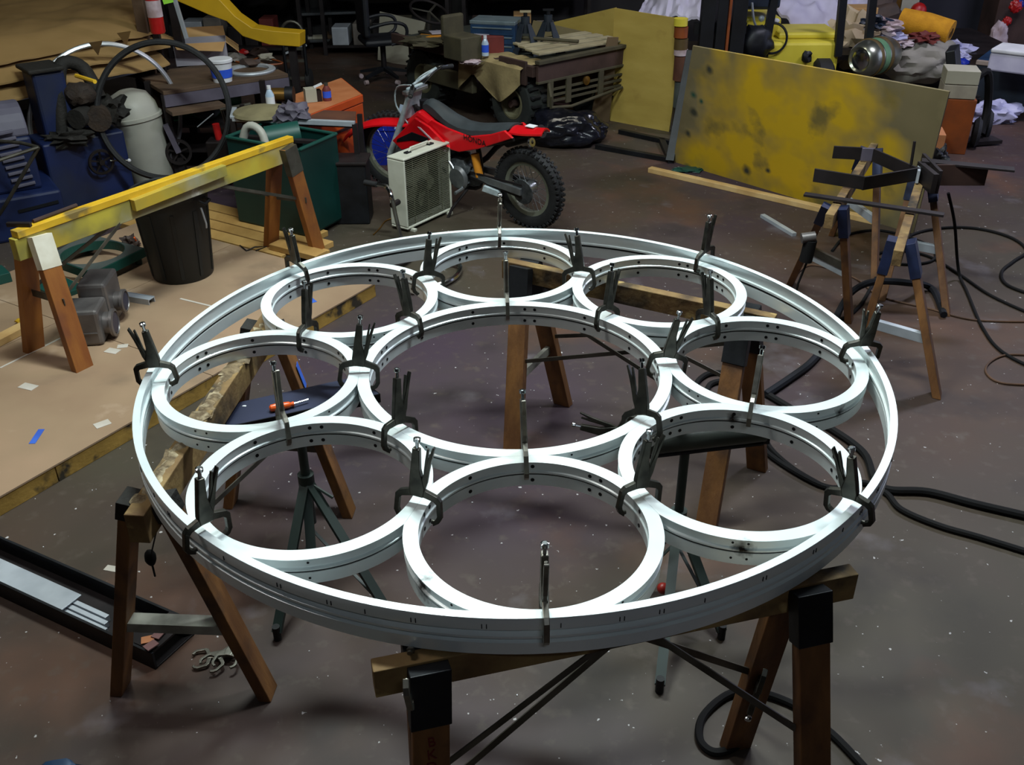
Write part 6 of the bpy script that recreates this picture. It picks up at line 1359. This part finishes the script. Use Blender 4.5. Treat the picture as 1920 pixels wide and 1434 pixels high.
t = thing('patterned_board', 'tall narrow board with dark pattern standing behind the heap', 'board', (4.35, 12.2, 0)); a_ = X_(1665, 20, 12.0); MB().box((a_.x, 12.0, .7), (.26, .04, 1.4)).build('board', 'brass', t)
t = thing('numbered_board', 'white narrow board with small dark marks, right of the patterned one', 'board', (4.8, 12.2, 0)); a_ = X_(1705, 10, 12.0); MB().box((a_.x, 12.0, .75), (.20, .04, 1.5)).build('board', 'panel_white', t)
for i in range(3): MB().box((a_.x + .02, 11.978, .80 + .15 * i), (.03, .004, .04)).build('mark', 'logo_black', t)
p_ = X_(1722, 20, 11.8); rbk = thing('red_float', 'bright red round float on a thin post beside the numbered board', 'float', (p_.x, p_.y, 0)); MB().blob(p_, (.09, .08, .09), .05, 2, 3, 5).build('ball', 'red_paint', rbk); MB().bar((p_.x, p_.y, 0), p_, .02, .02).build('post', 'steel_dark', rbk)
# right side: bins, cooler, bags, corner
tr = thing('dark_trailer', 'long dark blue-black bin with a pale top edge at the right edge', 'bin', X_(1860, 205, 9.3)); a, b_ = Vector(pt(1812, 198)), Vector(pt(1990, 222)); d = (b_ - a).normalized(); nn = Vector((-d.y, d.x, 0))
MB().slab(a, b_, .9, .02, .42).build('bin_body', 'bluebin', tr, bevel=.02); MB().slab(a - nn * .02, b_ - nn * .02, .05, .40, .44).build('front_lip', 'bin_edge', tr, bevel=.004); MB().slab(a + nn * .03, b_ + nn * .03, .84, .421, .44).build('cover', 'toolbox_blue', tr)
cl = thing('cooler', 'white cooler chest standing on the dark blue bin', 'cooler', X_(1890, 120, 9.9)); a, b_ = Vector(pt(1850, 128, .46)), Vector(pt(1960, 142, .46)); d = (b_ - a).normalized(); nn = Vector((-d.y, d.x, 0)); a = Vector((a.x, a.y, 0)) + nn * .0; b_ = Vector((b_.x, b_.y, 0))
MB().slab(a, b_, .35, .442, .60).build('cooler_body', 'cooler_white', cl, bevel=.015); MB().slab(a - nn * .01, b_ - nn * .01, .37, .602, .64).build('cooler_lid', 'paper_white', cl, bevel=.012)
heap('small blue plastic tub lid beside the grey sack', 1798, 118, 9.9, (.10, .08, .05), 'plastic_blue', 3, 'blue_tub', 'tub', .1)
heap('pale blue plastic bag hanging off the sack at the far right', 1803, 108, 9.95, (.09, .06, .04), 'bag_white', 19, 'plastic_bag', 'plastic bag')
b = MB(); b.blob(Vector(pt(1868, 232)) + Vector((0, .1, .07)), (.24, .14, .13), .25, 2, 4, 6, flat=0); tag(b.build('grocery_bag', 'bag_white'), 'white-blue knotted plastic bag on the floor by the dark bin', 'plastic bag')
rb_ = thing('red_display', 'dark cabinet with red and blue items above the cooler', 'cabinet', X_(1890, 60, 11.8)); MB().box((X_(1885, 60, 11.8).x + .3, 11.9, .95), (1.0, .4, 1.9)).build('cabinet', 'rust_brown', rb_, bevel=.01)
for i, (px, py, m, r) in enumerate(((1905, 12, 'red_paint', .07), (1912, 8, 'plastic_blue', .05), (1870, 75, 'paper_pink', .10), (1888, 40, 'red_paint', .05), (1885, 92, 'red_paint', .05))): heap(['red round item at the top right of the picture', 'small blue item at the top right of the picture', 'speckled pinkish bag left of the red items above the cooler', 'small dark red item above the cooler', 'small red item just behind the cooler lid'][i], px, py, 11.55, (r, r * .7, r * (2 if i == 2 else 1)), m, i, 'shelf_item', 'small item', .15)
# hand-truck like black cart with cartons right of the sprayed board
bc = thing('black_cart', 'black wheeled cart loaded with cartons right of the sprayed board', 'cart', pt(1845, 262)); c_ = Vector(pt(1835, 268)); 
MB().bar(Vector((c_.x - .10, c_.y + .2, .05)), Vector((c_.x - .28, c_.y + .3, .75)), .30, .08).build('back_frame', 'forklift_black', bc, bevel=.01)
for s in (-1, 1): MB().lathe([(0, -.03), (.10, -.03), (.13, 0), (.10, .03), (0, .03)], 24, frame((c_.x + .10 * s, c_.y + .12 * s, .13), (0, 0, 1), (.8, -.3, 0))).build('wheel', 'rubber', bc)
MB().tube(smooth_path([Vector((c_.x - .25, c_.y, .10)), Vector((c_.x - .2, c_.y, .45)), Vector((c_.x - .05, c_.y + .05, .60)), Vector((c_.x + .05, c_.y + .1, .3)), Vector((c_.x + .0, c_.y, .08))], 5), .035, 8).build('black_strap', 'cable', bc)
MB().bar(Vector((c_.x - .35, c_.y - .1, .03)), Vector((c_.x + .15, c_.y, .03)), .16, .03).build('toe_plate', 'steel_dark', bc)
for i, (px, py, z, sx_, sz_, m, lb) in enumerate(((1788, 268, .10, .30, .34, 'fork_orange', 'rust-orange carton at the right edge of the sprayed board'), (1792, 222, .50, .26, .10, 'clutter_c', 'cream carton on top of the rust-orange carton'), (1797, 200, .62, .26, .10, 'panel_white', 'white-topped carton, highest beside the sprayed board'), (1762, 300, .06, .10, .22, 'chip_orange', 'thin orange board scrap leaning near the sprayed board corner'))):
    c2_ = Vector(pt(1788, 268, .10)) if i < 3 else Vector(pt(px, py, z)); z = (0, .46, .575, 0)[i]; sz_ = (.455, .11, .11, .26)[i]
    tag(lbox(frame((c2_.x, c2_.y + .15, z), (1, -.25, 0)), (0, 0, sz_ / 2), (sx_, .25, sz_)).build('carton', m, bevel=.005), lb, 'carton')
heap('black hose bundle and cap on top of the cartons', 1805, 185, pt(1805, 250).y, (.14, .1, .08), 'cable', 14, 'hose_bundle', 'hose')
heap('crumpled cream cloth hanging from the cartons', 1787, 225, pt(1790, 275).y, (.10, .05, .07), 'cloth_cream', 24, 'cream_rag', 'rag')
heap('black bag on the floor behind the black cart', 1755, 300, pt(1760, 310).y, (.10, .1, .12), 'forklift_black', 25, 'black_bag', 'bag')

# ------------------------------------------------------------------ cables and hoses on the floor
def cable(label, P, r, m='cable', z=None, name='floor_cable', cat='cable', group=None):
    Q = smooth_path([Vector(pt(x, y, (zz[0] if zz else r))) for x, y, *zz in P], 7)
    if P[-1][0] >= 1960 and 'loop' not in label: Q += [Q[-1] + (Q[-1] - Q[-2]).normalized() * k_ + Vector((.05 * k_ * k_, -.08 * k_ * k_, 0)) for k_ in (.3, .7, 1.2, 1.8)]
    for q_ in Q: q_.z = max(q_.z, r)
    return tag(MB().tube(Q, r, 8).build(name, m), label, cat, group)
cable('black cable looping on the floor at the right edge', [(1500, 570), (1560, 600), (1610, 575), (1660, 490), (1700, 445), (1760, 428), (1830, 428), (1895, 445), (1925, 470), (1900, 490), (1878, 510), (1890, 535), (1960, 560)], .010)
cable('black cable hanging from the right sawhorse and trailing to the right edge', [(1778, 362, .60), (1790, 420, .40), (1800, 520, .02), (1840, 610), (1880, 660), (1960, 700)], .009)
cable('black cable passing under the two right sawhorses', [(1560, 470), (1590, 440), (1650, 432), (1720, 450), (1752, 470), (1745, 490), (1690, 495), (1640, 480), (1680, 470), (1740, 480), (1800, 515), (1860, 555), (1960, 600)], .009)
cable('thick black welding lead sweeping down from the sawhorses under the hoop', [(1770, 590), (1745, 540), (1700, 530, .12), (1640, 528, .16), (1600, 545, .14), (1575, 580, .05), (1550, 640, .03), (1520, 680), (1480, 710), (1435, 740)], .020, 'hose_blue', name='welding_lead')
cable('thick black hose lying at the right of the hoop towards the edge', [(1440, 740), (1500, 775), (1560, 805), (1620, 850), (1640, 900), (1668, 918), (1740, 922), (1830, 945), (1960, 975)], .017)
cable('thinner black hose curving along the floor below the thick one', [(1430, 825), (1440, 850), (1500, 890), (1560, 915), (1620, 905), (1662, 925), (1690, 955), (1760, 985), (1840, 1008), (1960, 1045)], .013)
cable('black hose loop on the floor seen through the near right ring', [(1560, 920), (1490, 880), (1445, 840), (1440, 815), (1470, 812), (1540, 830), (1600, 850)], .011)
cable('black coiled cable on the floor in the right ring, by the blue-capped leg', [(1372, 700), (1330, 700), (1305, 720), (1312, 745), (1350, 752), (1375, 735), (1365, 715), (1330, 722), (1325, 760), (1345, 800)], .014)
cable('brown extension cord crossing the floor behind the hoop to the right', [(1480, 530), (1520, 497), (1600, 520), (1650, 555), (1740, 578), (1830, 600), (1960, 603)], .006, 'cord_brown', name='extension_cord', cat='cord')
cable('loop of brown cord on the floor at the right edge', [(1960, 668), (1890, 665), (1855, 680), (1850, 700), (1880, 718), (1960, 722)], .006, 'cord_brown', name='extension_cord', cat='cord')
cable('thick black cable loop around the front right sawhorse leg', [(1640, 1460), (1570, 1385), (1520, 1345), (1490, 1322), (1430, 1300), (1370, 1300), (1320, 1340), (1312, 1385), (1340, 1410), (1385, 1395), (1405, 1350), (1412, 1320, .08), (1425, 1240, .25)], .013)
pw = pt(282, 1045, .26); w_ = thing('hanging_pendant', 'small black pendant switch hanging behind the left sawhorse front leg', 'pendant', pw); MB().blob(pw, (.020, .018, .035), .05, 2, 3).build('body', 'cable', w_); MB().tube([pt(300, 965, .70), pt(290, 1010, .42), pw], .003, 6).build('cord', 'cable', w_); MB().tube([pw - Vector((0, 0, .03)), pw - Vector((0, 0, .085))], .004, 6).build('tail', 'cable', w_)
cable('yellow thin cord on the floor left of the box fan', [(640, 395), (655, 400), (668, 385), (660, 370), (645, 372)], .005, 'brass', name='extension_cord', cat='cord')
cable('short thin cord curling by the box fan foot', [(700, 440), (712, 428), (722, 415), (735, 410)], .005, 'brass', name='extension_cord', cat='cord')
tag(MB().blob(pt(110, 1452, .0), (.10, .04, .012), .4, 3, 3, 51, flat=0).build('blue_cloth', 'toolbox_blue'), 'blue cloth just entering the picture at the bottom left', 'cloth')
tape(198, 1064, 232, 1070, .030, 'tape_pale', 'pale tape patch on the concrete left of the sawhorse leg', z=0)
# paint flecks and metal chips scattered on the floor
fk_ = MB(); rr = random.Random(3)
for i in range(170):
    x, y = rr.uniform(-2.2, 2.6), rr.uniform(1.5, 5.2); s = rr.uniform(.0009, .0022) * (1.6 if rr.random() < .06 else 1)
    a = rr.random() * 3; fk_.box((x, y, .0012), (s * 2, s * 1.4, .0024), rz=a)
o = fk_.build('metal_flecks', 'paper_white'); tag(o, 'tiny pale metal chips scattered over the concrete floor', 'debris', kind='stuff')

# ------------------------------------------------------------------ ceiling lamps (above the frame), plus the added fill lamp behind the camera
for i, (x, y, z, p, c) in enumerate(LAMPS):
    t = thing('ceiling_lamp', ['long ceiling lamp above the left half of the hoop', 'long ceiling lamp above the right half of the hoop', 'long ceiling lamp above the right rear corner', 'long ceiling lamp above the utility vehicle', 'long ceiling lamp above the sheet rack', 'long ceiling lamp above the floor deck', 'added fill lamp behind the camera, brightening the near side of the hoop'][i], 'ceiling lamp', (x, y, z + .02), group='ceiling lamps')
    MB().box((x, y, z + .06), (1.25, .34, .06)).build('housing', 'fluoro_housing', t)
    for s in (-1, 1): MB().tube([(x - .58, y + .09 * s, z + .015), (x + .58, y + .09 * s, z + .015)], .013, 8).build('lamp_tube', 'lamp_glow', t)
    for s in (-1, 1): MB().tube([(x + .5 * s, y, z + .09), (x + .5 * s, y, 5.2)], .006, 6).build('hanger', 'steel_flat', t)
